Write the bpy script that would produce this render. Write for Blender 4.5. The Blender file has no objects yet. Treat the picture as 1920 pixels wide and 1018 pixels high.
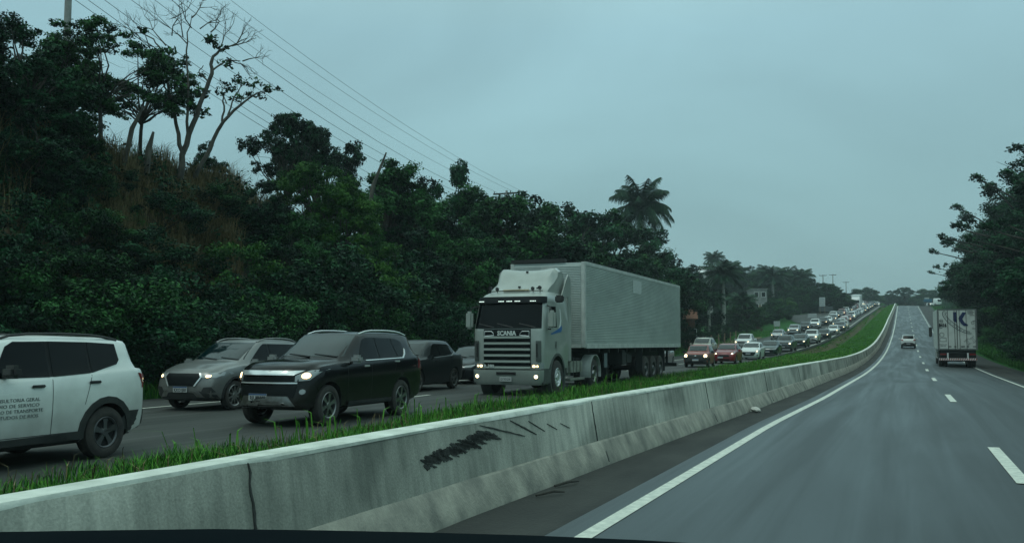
import bpy, bmesh, math, random, bisect
import numpy as np
from mathutils import Vector, Matrix, noise
from mathutils.bvhtree import BVHTree

# ------------------------------------------------------------------ camera, world, sun, exposure
F_PX, VPX, VPY, EYE = 1800.0, 1692.0, 642.0, 1.57
scene = bpy.context.scene
COL = scene.collection
pitch = math.atan((VPY - 509) / F_PX)
yaw = math.atan((VPX - 960) / F_PX * math.cos(pitch))
FW = Vector((-math.sin(yaw) * math.cos(pitch), math.cos(yaw) * math.cos(pitch), math.sin(pitch)))
RT = Vector((math.cos(yaw), math.sin(yaw), 0))
UP = RT.cross(FW)
EYEP = Vector((0, 0, EYE))
cam_d = bpy.data.cameras.new("camera"); cam = bpy.data.objects.new("camera", cam_d); COL.objects.link(cam)
cam_d.sensor_width = 36; cam_d.lens = 36 * F_PX / 1920; cam_d.clip_start = 0.05; cam_d.clip_end = 6000
m = Matrix((RT, UP, -FW)).transposed().to_4x4(); m.translation = EYEP
cam.matrix_world = m
scene.camera = cam
scene.render.resolution_x = 1024; scene.render.resolution_y = 542
scene.view_settings.view_transform = 'Standard'; scene.view_settings.look = 'None'
scene.view_settings.exposure = 0.0; scene.view_settings.gamma = 1.0
scene.cycles.max_bounces = 6; scene.cycles.diffuse_bounces = 2; scene.cycles.glossy_bounces = 2
scene.cycles.transmission_bounces = 2; scene.cycles.volume_bounces = 0
scene.cycles.caustics_reflective = False; scene.cycles.caustics_refractive = False
SUN_EL, SUN_AZ = math.radians(58), math.radians(200)
w = bpy.data.worlds.new("World"); scene.world = w; w.use_nodes = True
nt = w.node_tree; nt.nodes.clear(); N = nt.nodes.new; LK = nt.links.new
out = N('ShaderNodeOutputWorld'); bg = N('ShaderNodeBackground'); LK(bg.outputs[0], out.inputs[0])
sky = N('ShaderNodeTexSky'); sky.sky_type = 'NISHITA'; sky.sun_disc = False
sky.sun_elevation = SUN_EL; sky.sun_rotation = SUN_AZ
tc = N('ShaderNodeTexCoord'); sep = N('ShaderNodeSeparateXYZ'); LK(tc.outputs['Generated'], sep.inputs[0])
ramp = N('ShaderNodeValToRGB'); LK(sep.outputs['Z'], ramp.inputs[0])
els = ramp.color_ramp.elements
els[0].position = 0.0; els[0].color = (0.24, 0.40, 0.415, 1)
els[1].position = 1.0; els[1].color = (0.70, 0.95, 0.89, 1)
for ps, cl in ((0.15, (0.235, 0.405, 0.43)), (0.31, (0.293, 0.496, 0.55)), (0.5, (0.43, 0.66, 0.67))):
    e = els.new(ps); e.color = (*cl, 1)
mp = N('ShaderNodeMapping'); mp.inputs['Scale'].default_value = (1.0, 1.0, 2.2); LK(tc.outputs['Generated'], mp.inputs[0])
nz = N('ShaderNodeTexNoise'); nz.inputs['Scale'].default_value = 2.0; nz.inputs['Detail'].default_value = 6; nz.inputs['Roughness'].default_value = 0.52
nz.inputs['Distortion'].default_value = 0.5
LK(mp.outputs[0], nz.inputs['Vector'])
mr = N('ShaderNodeMapRange'); mr.inputs['From Min'].default_value = 0.3; mr.inputs['From Max'].default_value = 0.72
mr.inputs['To Min'].default_value = 0.86; mr.inputs['To Max'].default_value = 1.15; LK(nz.outputs[0], mr.inputs[0])
mul = N('ShaderNodeMix'); mul.data_type = 'RGBA'; mul.blend_type = 'MULTIPLY'; mul.inputs[0].default_value = 1
LK(ramp.outputs[0], mul.inputs[6]); LK(mr.outputs[0], mul.inputs[7])
add = N('ShaderNodeMix'); add.data_type = 'RGBA'; add.blend_type = 'ADD'; add.inputs[0].default_value = 0.006
LK(mul.outputs[2], add.inputs[6]); LK(sky.outputs[0], add.inputs[7]); LK(add.outputs[2], bg.inputs[0])
bg.inputs[1].default_value = 1.08
sd = bpy.data.lights.new("sun", 'SUN'); sd.energy = 0.5; sd.angle = math.radians(25); sd.color = (0.96, 1.0, 0.92)
so = bpy.data.objects.new("sun", sd); COL.objects.link(so)
sdir = Vector((math.sin(SUN_AZ) * math.cos(SUN_EL), math.cos(SUN_AZ) * math.cos(SUN_EL), math.sin(SUN_EL)))
so.rotation_euler = sdir.to_track_quat('Z', 'Y').to_euler(); so.location = (0, 0, 60)

# ------------------------------------------------------------------ helpers
PI = math.pi
rnd = random.Random(7)
nrs = np.random.RandomState(11)

def interp(xs, ys):
    xs = [float(a) for a in xs]; ys = [float(a) for a in ys]
    def f(v):
        if v <= xs[0]: return ys[0]
        if v >= xs[-1]: return ys[-1]
        i = bisect.bisect_right(xs, v)
        return ys[i - 1] + (ys[i] - ys[i - 1]) * (v - xs[i - 1]) / (xs[i] - xs[i - 1])
    return f

def smooth(a, b, v):
    t = min(1, max(0, (v - a) / (b - a))); return t * t * (3 - 2 * t)

def mat(name, col, rough=.6, metal=0, coat=0, var=0, vs=3.0, emit=None, es=0, bump=0, bs=30.0, col2=None, spec=.5, stretch=None, rvar=0):
    m_ = bpy.data.materials.new(name); m_.use_nodes = True; t = m_.node_tree; b = t.nodes['Principled BSDF']
    b.inputs['Base Color'].default_value = (*col, 1); b.inputs['Roughness'].default_value = rough
    b.inputs['Metallic'].default_value = metal; b.inputs['Specular IOR Level'].default_value = spec
    if coat: b.inputs['Coat Weight'].default_value = coat; b.inputs['Coat Roughness'].default_value = .06
    if emit: b.inputs['Emission Color'].default_value = (*emit, 1); b.inputs['Emission Strength'].default_value = es
    if var or col2 or bump or rvar:
        c = t.nodes.new('ShaderNodeTexCoord'); mpn = t.nodes.new('ShaderNodeMapping')
        t.links.new(c.outputs['Object'], mpn.inputs[0])
        if stretch: mpn.inputs['Scale'].default_value = stretch
    if var or col2:
        n = t.nodes.new('ShaderNodeTexNoise'); n.inputs['Scale'].default_value = vs; n.inputs['Detail'].default_value = 7
        n.inputs['Roughness'].default_value = .6
        t.links.new(mpn.outputs[0], n.inputs['Vector'])
        r = t.nodes.new('ShaderNodeValToRGB'); t.links.new(n.outputs[0], r.inputs[0])
        r.color_ramp.elements[0].position = .36; r.color_ramp.elements[1].position = .66
        ca = col2 if col2 else tuple(x * (1 - var) for x in col); cb = col if col2 else tuple(min(1, x * (1 + var)) for x in col)
        r.color_ramp.elements[0].color = (*ca, 1); r.color_ramp.elements[1].color = (*cb, 1)
        t.links.new(r.outputs[0], b.inputs['Base Color'])
        if rvar:
            q = t.nodes.new('ShaderNodeMapRange'); q.inputs['To Min'].default_value = rough - rvar; q.inputs['To Max'].default_value = rough + rvar
            q.inputs['From Min'].default_value = .35; q.inputs['From Max'].default_value = .65
            t.links.new(n.outputs[0], q.inputs[0]); t.links.new(q.outputs[0], b.inputs['Roughness'])
    if bump:
        n2 = t.nodes.new('ShaderNodeTexNoise'); n2.inputs['Scale'].default_value = bs; n2.inputs['Detail'].default_value = 4
        t.links.new(mpn.outputs[0], n2.inputs['Vector'])
        bp = t.nodes.new('ShaderNodeBump'); bp.inputs['Strength'].default_value = bump; bp.inputs['Distance'].default_value = .02
        t.links.new(n2.outputs[0], bp.inputs['Height']); t.links.new(bp.outputs[0], b.inputs['Normal'])
    return m_

def link(o, parent=None):
    COL.objects.link(o)
    if parent is not None: o.parent = parent
    return o

def mesh_obj(name, verts, faces, mats, parent=None, smooth_=False, ang=None, mi=None):
    me = bpy.data.meshes.new(name); me.from_pydata([tuple(v) for v in verts], [], [tuple(f) for f in faces])
    for q in (mats if isinstance(mats, (list, tuple)) else [mats]): me.materials.append(q)
    if mi is not None: me.polygons.foreach_set('material_index', np.array(mi, dtype=np.int32))
    fin(me, smooth_, ang)
    return link(bpy.data.objects.new(name, me), parent)

def fin(me, smooth_=False, ang=None):
    if smooth_:
        me.polygons.foreach_set('use_smooth', [True] * len(me.polygons))
        if ang: me.set_sharp_from_angle(angle=math.radians(ang))
    me.update()

def np_mesh(name, V, nper, mats, parent=None, tone=None, smooth_=False):
    """V (n*nper,3): n separate faces of nper corners"""
    n = len(V) // nper
    me = bpy.data.meshes.new(name); me.vertices.add(len(V)); me.vertices.foreach_set('co', V.astype(np.float32).ravel())
    me.loops.add(len(V)); me.loops.foreach_set('vertex_index', np.arange(len(V), dtype=np.int32))
    me.polygons.add(n); me.polygons.foreach_set('loop_start', np.arange(0, n * nper, nper, dtype=np.int32))
    me.update(calc_edges=True)
    for q in (mats if isinstance(mats, (list, tuple)) else [mats]): me.materials.append(q)
    if tone is not None:
        a = me.attributes.new('tone', 'FLOAT', 'FACE'); a.data.foreach_set('value', tone.astype(np.float32))
    return link(bpy.data.objects.new(name, me), parent)

def empty(name, loc=(0, 0, 0), rz=0, rx=0):
    o = bpy.data.objects.new(name, None); o.empty_display_size = .3; COL.objects.link(o)
    o.location = loc; o.rotation_euler = (rx, 0, rz); return o

def tag(o, label=None, cat=None, group=None, kind=None):
    if label: o['label'] = label
    if cat: o['category'] = cat
    if group: o['group'] = group
    if kind: o['kind'] = kind
    return o

KIDS = {}
def reg_tree(o):
    """remember an object's children so that it can be copied fast"""
    kids = [c for c in bpy.data.objects if c.parent == o]
    KIDS[o.name] = kids
    for k in kids: reg_tree(k)
def clone(o, parent=None):
    c = o.copy(); COL.objects.link(c); c.parent = parent
    for ch in KIDS.get(o.name, []): clone(ch, c)
    return c

class MB:
    def __init__(s): s.v = []; s.f = []; s.m = []
    def add(s, vs, fs, mi=0):
        k = len(s.v); s.v += [tuple(v) for v in vs]; s.f += [tuple(i + k for i in f) for f in fs]; s.m += [mi] * len(fs); return s
    def box(s, x0, x1, y0, y1, z0, z1, mi=0, bev=0, M=None):
        if bev:
            b = bmesh.new(); bmesh.ops.create_cube(b, size=1)
            for v in b.verts: v.co = Vector(((x0 + x1) / 2 + v.co.x * (x1 - x0), (y0 + y1) / 2 + v.co.y * (y1 - y0), (z0 + z1) / 2 + v.co.z * (z1 - z0)))
            bmesh.ops.bevel(b, geom=b.edges[:], offset=bev, segments=2, affect='EDGES')
            b.verts.ensure_lookup_table(); vs = [v.co.copy() for v in b.verts]; fs = [[v.index for v in f.verts] for f in b.faces]
            b.verts.index_update(); b.free()
        else:
            vs = [Vector((x, y, z)) for x in (x0, x1) for y in (y0, y1) for z in (z0, z1)]
            fs = [(0, 1, 3, 2), (4, 6, 7, 5), (0, 4, 5, 1), (2, 3, 7, 6), (0, 2, 6, 4), (1, 5, 7, 3)]
        if M: vs = [M @ v for v in vs]
        return s.add(vs, fs, mi)
    def tube(s, pts, rad, n=8, mi=0, cap=True):
        pts = [Vector(p) for p in pts]; rads = rad if isinstance(rad, (list, tuple)) else [rad] * len(pts)
        vs = []; prev = None
        for i, p in enumerate(pts):
            d = (pts[min(i + 1, len(pts) - 1)] - pts[max(i - 1, 0)]).normalized()
            if prev is None:
                a = d.orthogonal().normalized()
            else:
                a = (prev - d * prev.dot(d)); a = a.normalized() if a.length > 1e-6 else d.orthogonal().normalized()
            prev = a; b = d.cross(a)
            for k in range(n):
                t = 2 * PI * k / n; vs.append(p + (a * math.cos(t) + b * math.sin(t)) * rads[i])
        fs = []
        for i in range(len(pts) - 1):
            for k in range(n):
                q = (k + 1) % n; fs.append((i * n + k, i * n + q, (i + 1) * n + q, (i + 1) * n + k))
        if cap: fs.append(tuple(range(n))[::-1]); fs.append(tuple((len(pts) - 1) * n + k for k in range(n)))
        return s.add(vs, fs, mi)
    def lathe(s, prof, n=24, axis='y', c=(0, 0, 0), mi=0, close=False):
        """prof: (radius, along) ; axis y"""
        vs = []
        for (r, a) in prof:
            for k in range(n):
                t = 2 * PI * k / n
                if axis == 'y': vs.append((c[0] + r * math.cos(t), c[1] + a, c[2] + r * math.sin(t)))
                elif axis == 'x': vs.append((c[0] + a, c[1] + r * math.cos(t), c[2] + r * math.sin(t)))
                else: vs.append((c[0] + r * math.cos(t), c[1] + r * math.sin(t), c[2] + a))
        fs = []; P = len(prof)
        for i in range(P - 1 + (1 if close else 0)):
            j = (i + 1) % P
            for k in range(n):
                q = (k + 1) % n; fs.append((i * n + k, i * n + q, j * n + q, j * n + k))
        return s.add(vs, fs, mi)
    def prism(s, poly, y0, y1, mi=0, axis='y'):
        """poly in xz (axis y) / yz (axis x) / xy (axis z), extruded"""
        n = len(poly)
        def P(a, b, t): return (a, t, b) if axis == 'y' else ((t, a, b) if axis == 'x' else (a, b, t))
        vs = [P(a, b, y0) for a, b in poly] + [P(a, b, y1) for a, b in poly]
        fs = [tuple(range(n))[::-1], tuple(range(n, 2 * n))] + [(i, (i + 1) % n, n + (i + 1) % n, n + i) for i in range(n)]
        return s.add(vs, fs, mi)
    def build(s, name, mats, parent=None, smooth_=False, ang=35):
        o = mesh_obj(name, s.v, s.f, mats, parent, False, None, s.m)
        b = bmesh.new(); b.from_mesh(o.data); bmesh.ops.recalc_face_normals(b, faces=b.faces[:]); b.to_mesh(o.data); b.free(); fin(o.data, smooth_, ang); return o

def ray(u, v): return FW + RT * ((u - 960) / F_PX) - UP * ((v - 509) / F_PX)
def ratio(u):
    d = ray(u, 600); return d.x / d.y

# ------------------------------------------------------------------ the lie of the land (metres; y along the road)
ZR = interp([-80, 0, 30, 45.5, 61, 77, 93, 109, 125, 157, 189, 205, 264, 328, 350, 380, 450, 600],
            [0, 0, 0, -.04, -.07, .02, .25, .62, 1.19, 2.61, 4.34, 5.34, 9.03, 13.2, 13.75, 13.4, 9.5, 2])
def zr(y): return (ZR(y - 5) + ZR(y) * 2 + ZR(y + 5)) / 4
ZF = interp([-80, 345, 365, 400, 440, 480, 530, 620, 900, 1500], [0, 0, 0, 0, 5, 11, 13, 18, 26, 30])
XB = interp([-30, 0, 8, 12, 16, 24, 34, 57, 125, 201, 318, 400], [-3.75, -3.72, -3.7, -3.6, -3.5, -3.25, -3.05, -2.75, -2.45, -2.25, -1.5, -1.0])
XL = interp([-30, 8, 19, 29, 51, 94, 145, 212, 320, 400], [-2.43, -2.43, -2.38, -2.1, -1.85, -1.66, -1.40, -1.2, -1.05, -1.0])
XD = interp([-30, 30, 45, 61, 77, 93, 125, 157, 205, 328, 400], [1.22, 1.22, 1.24, 1.3, 1.4, 1.44, 1.55, 1.63, 1.72, 1.89, 2.0])
XRL = interp([-30, 20, 38, 62, 120, 192, 290, 400], [4.45, 4.35, 4.25, 4.45, 4.6, 4.7, 4.75, 4.9])
XE = interp([-30, 10, 30, 50, 65, 79, 97, 112, 129, 144, 179, 238, 284, 330, 400], [-8.5, -8.8, -9.6, -10.5, -11.1, -11.1, -10.9, -10.5, -9.9, -9.6, -8.9, -8.0, -6.9, -5.8, -4.5])
XF = interp([-30, 10, 40, 85, 120, 194, 225, 250, 305, 400], [-19.0, -19.2, -19.8, -20.3, -20, -18.4, -17.8, -16.6, -15.0, -13.5])
def cross(x, y):
    return -.035 * max(0, x - 1.2)
def lane1(y): return XE(y) - 2.25 + (.35 if y < 40 else 0)
def lane2(y): return lane1(y) - 3.7

HB = interp([-60, 34, 46, 60, 90, 120, 200, 260, 320, 400], [8.6, 8.4, 6.2, 3.6, 2.0, 1.4, 3.5, 5.5, 4.0, 1.0])
HA0 = interp([0, 45, 70, 120, 200, 300], [.6, .6, 2, 8, 12, 4]); HA1 = interp([0, 45, 70, 120, 200, 300], [8.2, 9, 12, 30, 45, 22])
HFAR = interp([0, 90, 150, 220, 300, 400], [0, 0, 5, 7, 3, 0])
def ground(x, y):
    z0 = zr(y) + (ZF(y) if y > 345 else 0)
    if y > 420: z0 = 13 + ZF(y) - 3
    xb, xe, xf = XB(min(y, 400)) - .45, XE(min(y, 400)), XF(min(y, 400))
    n = noise.noise(Vector((x * .12, y * .12, 0))) * .5 + noise.noise(Vector((x * .5, y * .5, 3))) * .18
    if x > xb:                                   # our carriageway, then the right verge
        xr = 7.0 + 1.5 * smooth(180, 230, y)
        if x < xr: return z0 + cross(x, y) - .06
        t = x - xr
        return z0 + cross(xr, y) - .06 + .1 * smooth(0, 2, t) + smooth(2, 22, t) * (2.5 + n) + n * .3 * smooth(1, 4, t)
    if x > xe:                                   # grass median
        t = (x - xe) / max(.1, xb - xe)
        near = .05 + .33 * smooth(0, .9, t)
        far = .02 - .75 * math.exp(-((t - .22) / .16) ** 2) + .45 * smooth(.3, 1, t)
        k = smooth(85, 125, y)
        return z0 + near * (1 - k) + far * k + n * .12 * smooth(0, .2, t) * smooth(1, .8, t)
    if x > xf: return z0 - .06
    t = xf - x
    if y > 405: return z0 + n * .8 + 2 * smooth(0, 30, t)
    hb = HB(y); a0, a1 = HA0(y), HA1(y)
    far = HFAR(y) * smooth(30, 90, t)
    if 185 < y < 330: a0 += 6 * smooth(185, 200, y) * smooth(330, 300, y)
    return z0 - .04 + .1 * smooth(0, 1, t) + hb * smooth(a0, a1, t) + far + n * (.15 + .7 * smooth(a0, a1, t))

def at(u, v, h=0):
    """the point of the road surface (raised by h) seen at that place of the photograph"""
    d = ray(u, v); t = 2.0
    while t < 420:
        P = EYEP + d * t
        if P.z < zr(P.y) + h: return P
        t += .05 if t < 40 else .2
    return EYEP + d * 300
def at_x(u, x):
    """ground point on the line of sight column u at the lateral distance x from the road axis"""
    y = x / ratio(u); return Vector((x, y, ground(x, y)))
def px_m(P): return F_PX / (P - EYEP).dot(FW)
def hfor(P, v):
    """height of a thing standing at P whose top shows at row v"""
    return EYE + (VPY - v) / px_m(P) - P.z
# ------------------------------------------------------------------ materials
M = {}
def road_mat(name, dark, light, rough, wet):
    m_ = bpy.data.materials.new(name); m_.use_nodes = True; t = m_.node_tree; b = t.nodes['Principled BSDF']
    nn = t.nodes.new; ll = t.links.new
    c = nn('ShaderNodeTexCoord')
    mp1 = nn('ShaderNodeMapping'); mp1.inputs['Scale'].default_value = (1.3, .035, 1); ll(c.outputs['Object'], mp1.inputs[0])
    n1 = nn('ShaderNodeTexNoise'); n1.inputs['Scale'].default_value = 1.6; n1.inputs['Detail'].default_value = 6; n1.inputs['Distortion'].default_value = .6; ll(mp1.outputs[0], n1.inputs['Vector'])
    n2 = nn('ShaderNodeTexNoise'); n2.inputs['Scale'].default_value = .35; n2.inputs['Detail'].default_value = 8; n2.inputs['Distortion'].default_value = .8; mp2 = nn('ShaderNodeMapping'); mp2.inputs['Scale'].default_value = (1.4, .16, 1); ll(c.outputs['Object'], mp2.inputs[0]); ll(mp2.outputs[0], n2.inputs['Vector'])
    n3 = nn('ShaderNodeTexNoise'); n3.inputs['Scale'].default_value = 90; n3.inputs['Detail'].default_value = 3; ll(c.outputs['Object'], n3.inputs['Vector'])
    mx = nn('ShaderNodeMath'); mx.operation = 'ADD'; ll(n1.outputs[0], mx.inputs[0]); ll(n2.outputs[0], mx.inputs[1])
    r = nn('ShaderNodeValToRGB'); r.color_ramp.elements[0].position = .40; r.color_ramp.elements[1].position = .62
    hf = nn('ShaderNodeMath'); hf.operation = 'MULTIPLY'; hf.inputs[1].default_value = .5; ll(mx.outputs[0], hf.inputs[0]); ll(hf.outputs[0], r.inputs[0])
    r.color_ramp.elements[0].color = (*dark, 1); r.color_ramp.elements[1].color = (*light, 1)
    g = nn('ShaderNodeMix'); g.data_type = 'RGBA'; g.blend_type = 'OVERLAY'; g.inputs[0].default_value = .45; ll(r.outputs[0], g.inputs[6]); ll(n3.outputs[0], g.inputs[7])
    ll(g.outputs[2], b.inputs['Base Color'])
    q = nn('ShaderNodeMapRange'); q.inputs['From Min'].default_value = .42; q.inputs['From Max'].default_value = .6
    q.inputs['To Min'].default_value = rough + wet; q.inputs['To Max'].default_value = rough - wet; ll(hf.outputs[0], q.inputs[0]); ll(q.outputs[0], b.inputs['Roughness'])
    bp = nn('ShaderNodeBump'); bp.inputs['Strength'].default_value = .35; bp.inputs['Distance'].default_value = .006; ll(n3.outputs[0], bp.inputs['Height']); ll(bp.outputs[0], b.inputs['Normal'])
    return m_
M['road'] = road_mat('wet_asphalt', (.024, .034, .038), (.040, .052, .057), .46, .08)
M['road2'] = road_mat('dry_asphalt', (.024, .029, .026), (.048, .052, .047), .78, .08)
M['shoulder'] = mat('shoulder_asphalt', (.040, .043, .038), .9, col2=(.016, .018, .017), vs=1.4, bump=.5, bs=40, stretch=(1, .35, 1))
M['line'] = mat('road_paint', (.74, .76, .66), .55, col2=(.46, .49, .43), vs=9, bump=.2)
M['kerb'] = mat('dark_kerb', (.06, .07, .06), .8, var=.3)

def ground_mat():
    m_ = bpy.data.materials.new('turf_and_soil'); m_.use_nodes = True; t = m_.node_tree; b = t.nodes['Principled BSDF']
    nn = t.nodes.new; ll = t.links.new
    c = nn('ShaderNodeTexCoord'); n = nn('ShaderNodeTexNoise'); n.inputs['Scale'].default_value = .9; n.inputs['Detail'].default_value = 9; n.inputs['Roughness'].default_value = .7; ll(c.outputs['Object'], n.inputs['Vector'])
    r = nn('ShaderNodeValToRGB'); r.color_ramp.elements[0].position = .35; r.color_ramp.elements[1].position = .68
    r.color_ramp.elements[0].color = (.008, .056, .010, 1); r.color_ramp.elements[1].color = (.026, .125, .018, 1); ll(n.outputs[0], r.inputs[0])
    r2 = nn('ShaderNodeValToRGB'); r2.color_ramp.elements[0].position = .35; r2.color_ramp.elements[1].position = .7
    r2.color_ramp.elements[0].color = (.035, .035, .022, 1); r2.color_ramp.elements[1].color = (.16, .115, .07, 1); ll(n.outputs[0], r2.inputs[0])
    a = nn('ShaderNodeAttribute'); a.attribute_name = 'soil'
    n2 = nn('ShaderNodeTexNoise'); n2.inputs['Scale'].default_value = 1.7; n2.inputs['Detail'].default_value = 6; ll(c.outputs['Object'], n2.inputs['Vector'])
    s = nn('ShaderNodeMath'); s.operation = 'ADD'; ll(a.outputs['Fac'], s.inputs[0]); ll(n2.outputs[0], s.inputs[1])
    k = nn('ShaderNodeMapRange'); k.inputs['From Min'].default_value = .92; k.inputs['From Max'].default_value = 1.08; ll(s.outputs[0], k.inputs[0])
    mx = nn('ShaderNodeMix'); mx.data_type = 'RGBA'; ll(k.outputs[0], mx.inputs[0]); ll(r.outputs[0], mx.inputs[6]); ll(r2.outputs[0], mx.inputs[7])
    ll(mx.outputs[2], b.inputs['Base Color']); b.inputs['Roughness'].default_value = .95; b.inputs['Specular IOR Level'].default_value = .15
    bp = nn('ShaderNodeBump'); bp.inputs['Strength'].default_value = .9; bp.inputs['Distance'].default_value = .15; n4 = nn('ShaderNodeTexNoise'); n4.inputs['Scale'].default_value = 6; n4.inputs['Detail'].default_value = 6
    ll(c.outputs['Object'], n4.inputs['Vector']); ll(n4.outputs[0], bp.inputs['Height']); ll(bp.outputs[0], b.inputs['Normal'])
    return m_
M['ground'] = ground_mat()

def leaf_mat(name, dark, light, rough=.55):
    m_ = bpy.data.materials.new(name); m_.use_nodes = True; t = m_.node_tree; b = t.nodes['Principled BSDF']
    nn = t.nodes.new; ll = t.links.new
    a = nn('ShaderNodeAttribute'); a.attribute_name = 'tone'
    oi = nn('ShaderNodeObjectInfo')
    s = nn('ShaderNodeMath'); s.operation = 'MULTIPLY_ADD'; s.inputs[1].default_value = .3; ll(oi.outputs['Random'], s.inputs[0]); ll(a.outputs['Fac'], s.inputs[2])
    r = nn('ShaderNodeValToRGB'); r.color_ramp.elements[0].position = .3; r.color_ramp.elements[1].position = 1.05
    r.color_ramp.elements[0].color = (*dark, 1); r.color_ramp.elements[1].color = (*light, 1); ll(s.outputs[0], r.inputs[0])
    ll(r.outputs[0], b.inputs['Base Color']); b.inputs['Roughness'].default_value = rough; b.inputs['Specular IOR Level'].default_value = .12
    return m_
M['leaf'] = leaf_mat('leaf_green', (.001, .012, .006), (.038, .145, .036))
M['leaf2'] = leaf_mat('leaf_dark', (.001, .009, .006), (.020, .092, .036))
M['leaf3'] = leaf_mat('leaf_bright', (.008, .052, .012), (.062, .17, .026))
M['palmleaf'] = leaf_mat('palm_frond', (.004, .024, .012), (.022, .075, .03), .5)
M['red_leaf'] = leaf_mat('red_leaf', (.05, .010, .012), (.13, .02, .03))
M['grass'] = leaf_mat('grass_blade', (.010, .072, .010), (.085, .25, .028), .6)
M['dry'] = leaf_mat('dry_grass', (.035, .034, .016), (.20, .165, .085), .8)
M['bark'] = mat('bark', (.06, .058, .048), .9, col2=(.02, .021, .018), vs=6, bump=.6, stretch=(1, 1, .3))
M['bark_pale'] = mat('bark_pale', (.115, .11, .09), .9, col2=(.03, .032, .028), vs=5, bump=.6, stretch=(1, 1, .3))
M['palm_trunk'] = mat('palm_trunk', (.46, .45, .40), .85, col2=(.28, .28, .25), vs=3, stretch=(1, 1, 3))
M['concrete'] = None

# ------------------------------------------------------------------ ground sheet
xs = sorted(set(np.round(np.concatenate([np.arange(-46, 20, .9), np.arange(-5.2, -.8, .22), np.arange(-100, -46, 4), np.arange(20, 60, 3), np.array([-700, -500, -350, -240, -170, -130, 80, 120, 180, 260, 400, 700])]), 3)))
ys = sorted(set(np.round(np.concatenate([np.arange(-40, 120, 1.5), np.arange(120, 420, 4), np.arange(420, 640, 14), np.array([-200, -120, -80, 700, 800, 950, 1200, 1600])]), 3)))
gv = [(x, y, ground(x, y)) for y in ys for x in xs]; nx_ = len(xs)
gf = [(j * nx_ + i, j * nx_ + i + 1, (j + 1) * nx_ + i + 1, (j + 1) * nx_ + i) for j in range(len(ys) - 1) for i in range(nx_ - 1)]
g = mesh_obj('ground', gv, gf, M['ground'], smooth_=True); tag(g, kind='structure')
soil = []
for (x, y, z) in gv:
    s = 0.08
    xe, xf, xb = XE(min(y, 400)), XF(min(y, 400)), XB(min(y, 400)) - .45
    t = (x - xe) / (xb - xe)
    if 0 <= t <= 1: s = .62 * smooth(.42, .2, t) * smooth(92, 110, y) + (.25 if 88 < y < 120 and .25 < t < .6 else 0)
    elif x < xf:
        d = xf - x
        s = .62 * smooth(.3, 1.2, d) * smooth(7.5, 5, d) * smooth(40, 32, y) + .42 * smooth(60, 80, y) * smooth(0, 1, d) * smooth(6, 3, d) * smooth(180, 150, y)
        s = max(s, .56 * smooth(3, 8, d) * smooth(60, 40, y), .45 * smooth(225, 260, y) * smooth(4, 10, d) * smooth(40, 20, d))
    elif x > 7: s = .1
    elif x > xb: s = .7
    soil.append(s)
at_ = g.data.attributes.new('soil', 'FLOAT', 'POINT'); at_.data.foreach_set('value', np.array(soil, dtype=np.float32))

def strip(name, fl, fr, y0, y1, dz, m_, nxs=6, step=2.0, crossf=True, thick=0):
    yy = np.arange(y0, y1 + .01, step); vs = []; fs = []
    for y in yy:
        a, b = fl(y), fr(y)
        for i in range(nxs + 1):
            x = a + (b - a) * i / nxs; vs.append((x, y, zr(y) + (cross(x, y) if crossf else 0) + dz))
    for j in range(len(yy) - 1):
        for i in range(nxs):
            k = j * (nxs + 1) + i; fs.append((k, k + 1, k + nxs + 2, k + nxs + 1))
    return tag(mesh_obj(name, vs, fs, m_, smooth_=True), kind='structure')
strip('road', lambda y: XL(y) - .32, lambda y: XRL(y) + .3, -36, 396, .0, M['road'], 8)
strip('shoulder', lambda y: XB(y) - .02, lambda y: XL(y) - .24, -36, 396, -.01, M['shoulder'], 3)
strip('paved_verge', lambda y: XRL(y) + .22, lambda y: 6.9 + 1.5 * smooth(180, 230, y), -36, 396, -.008, M['shoulder'], 4)
strip('oncoming_road', lambda y: XF(y) + .5, lambda y: XE(y) + .0, -36, 396, .0, M['road2'], 8)
strip('oncoming_shoulder', lambda y: XF(y) - .15, lambda y: XF(y) + .6, -36, 396, -.008, M['shoulder'], 2)
mb = MB()
def line(mb, fx, w_, y0, y1, step=2.0, dz=.006):
    yy = np.append(np.arange(y0, y1, step), y1)
    for a, b in zip(yy[:-1], yy[1:]):
        xa, xb_ = fx(a), fx(b)
        mb.add([(xa - w_ / 2, a, zr(a) + cross(xa, a) + dz), (xa + w_ / 2, a, zr(a) + cross(xa, a) + dz), (xb_ + w_ / 2, b, zr(b) + cross(xb_, b) + dz), (xb_ - w_ / 2, b, zr(b) + cross(xb_, b) + dz)], [(0, 1, 2, 3)])
line(mb, XL, .145, -30, 396); line(mb, XRL, .10, -30, 396)
k = 0
while 14.2 + 16 * k - 34 < 390:
    c = 14.2 + 16 * (k - 2); line(mb, XD, .16, c - 2, c + 2, 1.0); k += 1
line(mb, lambda y: XF(y) + 2.5, .14, -30, 396); line(mb, lambda y: XE(y) - .45, .12, 90, 396)
for k in range(-3, 24): line(mb, lambda y: lane1(y) - 1.88, .13, 6 + 16 * k, 10 + 16 * k, 1.0)
tag(mb.build('road_markings', M['line']), kind='structure')
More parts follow.
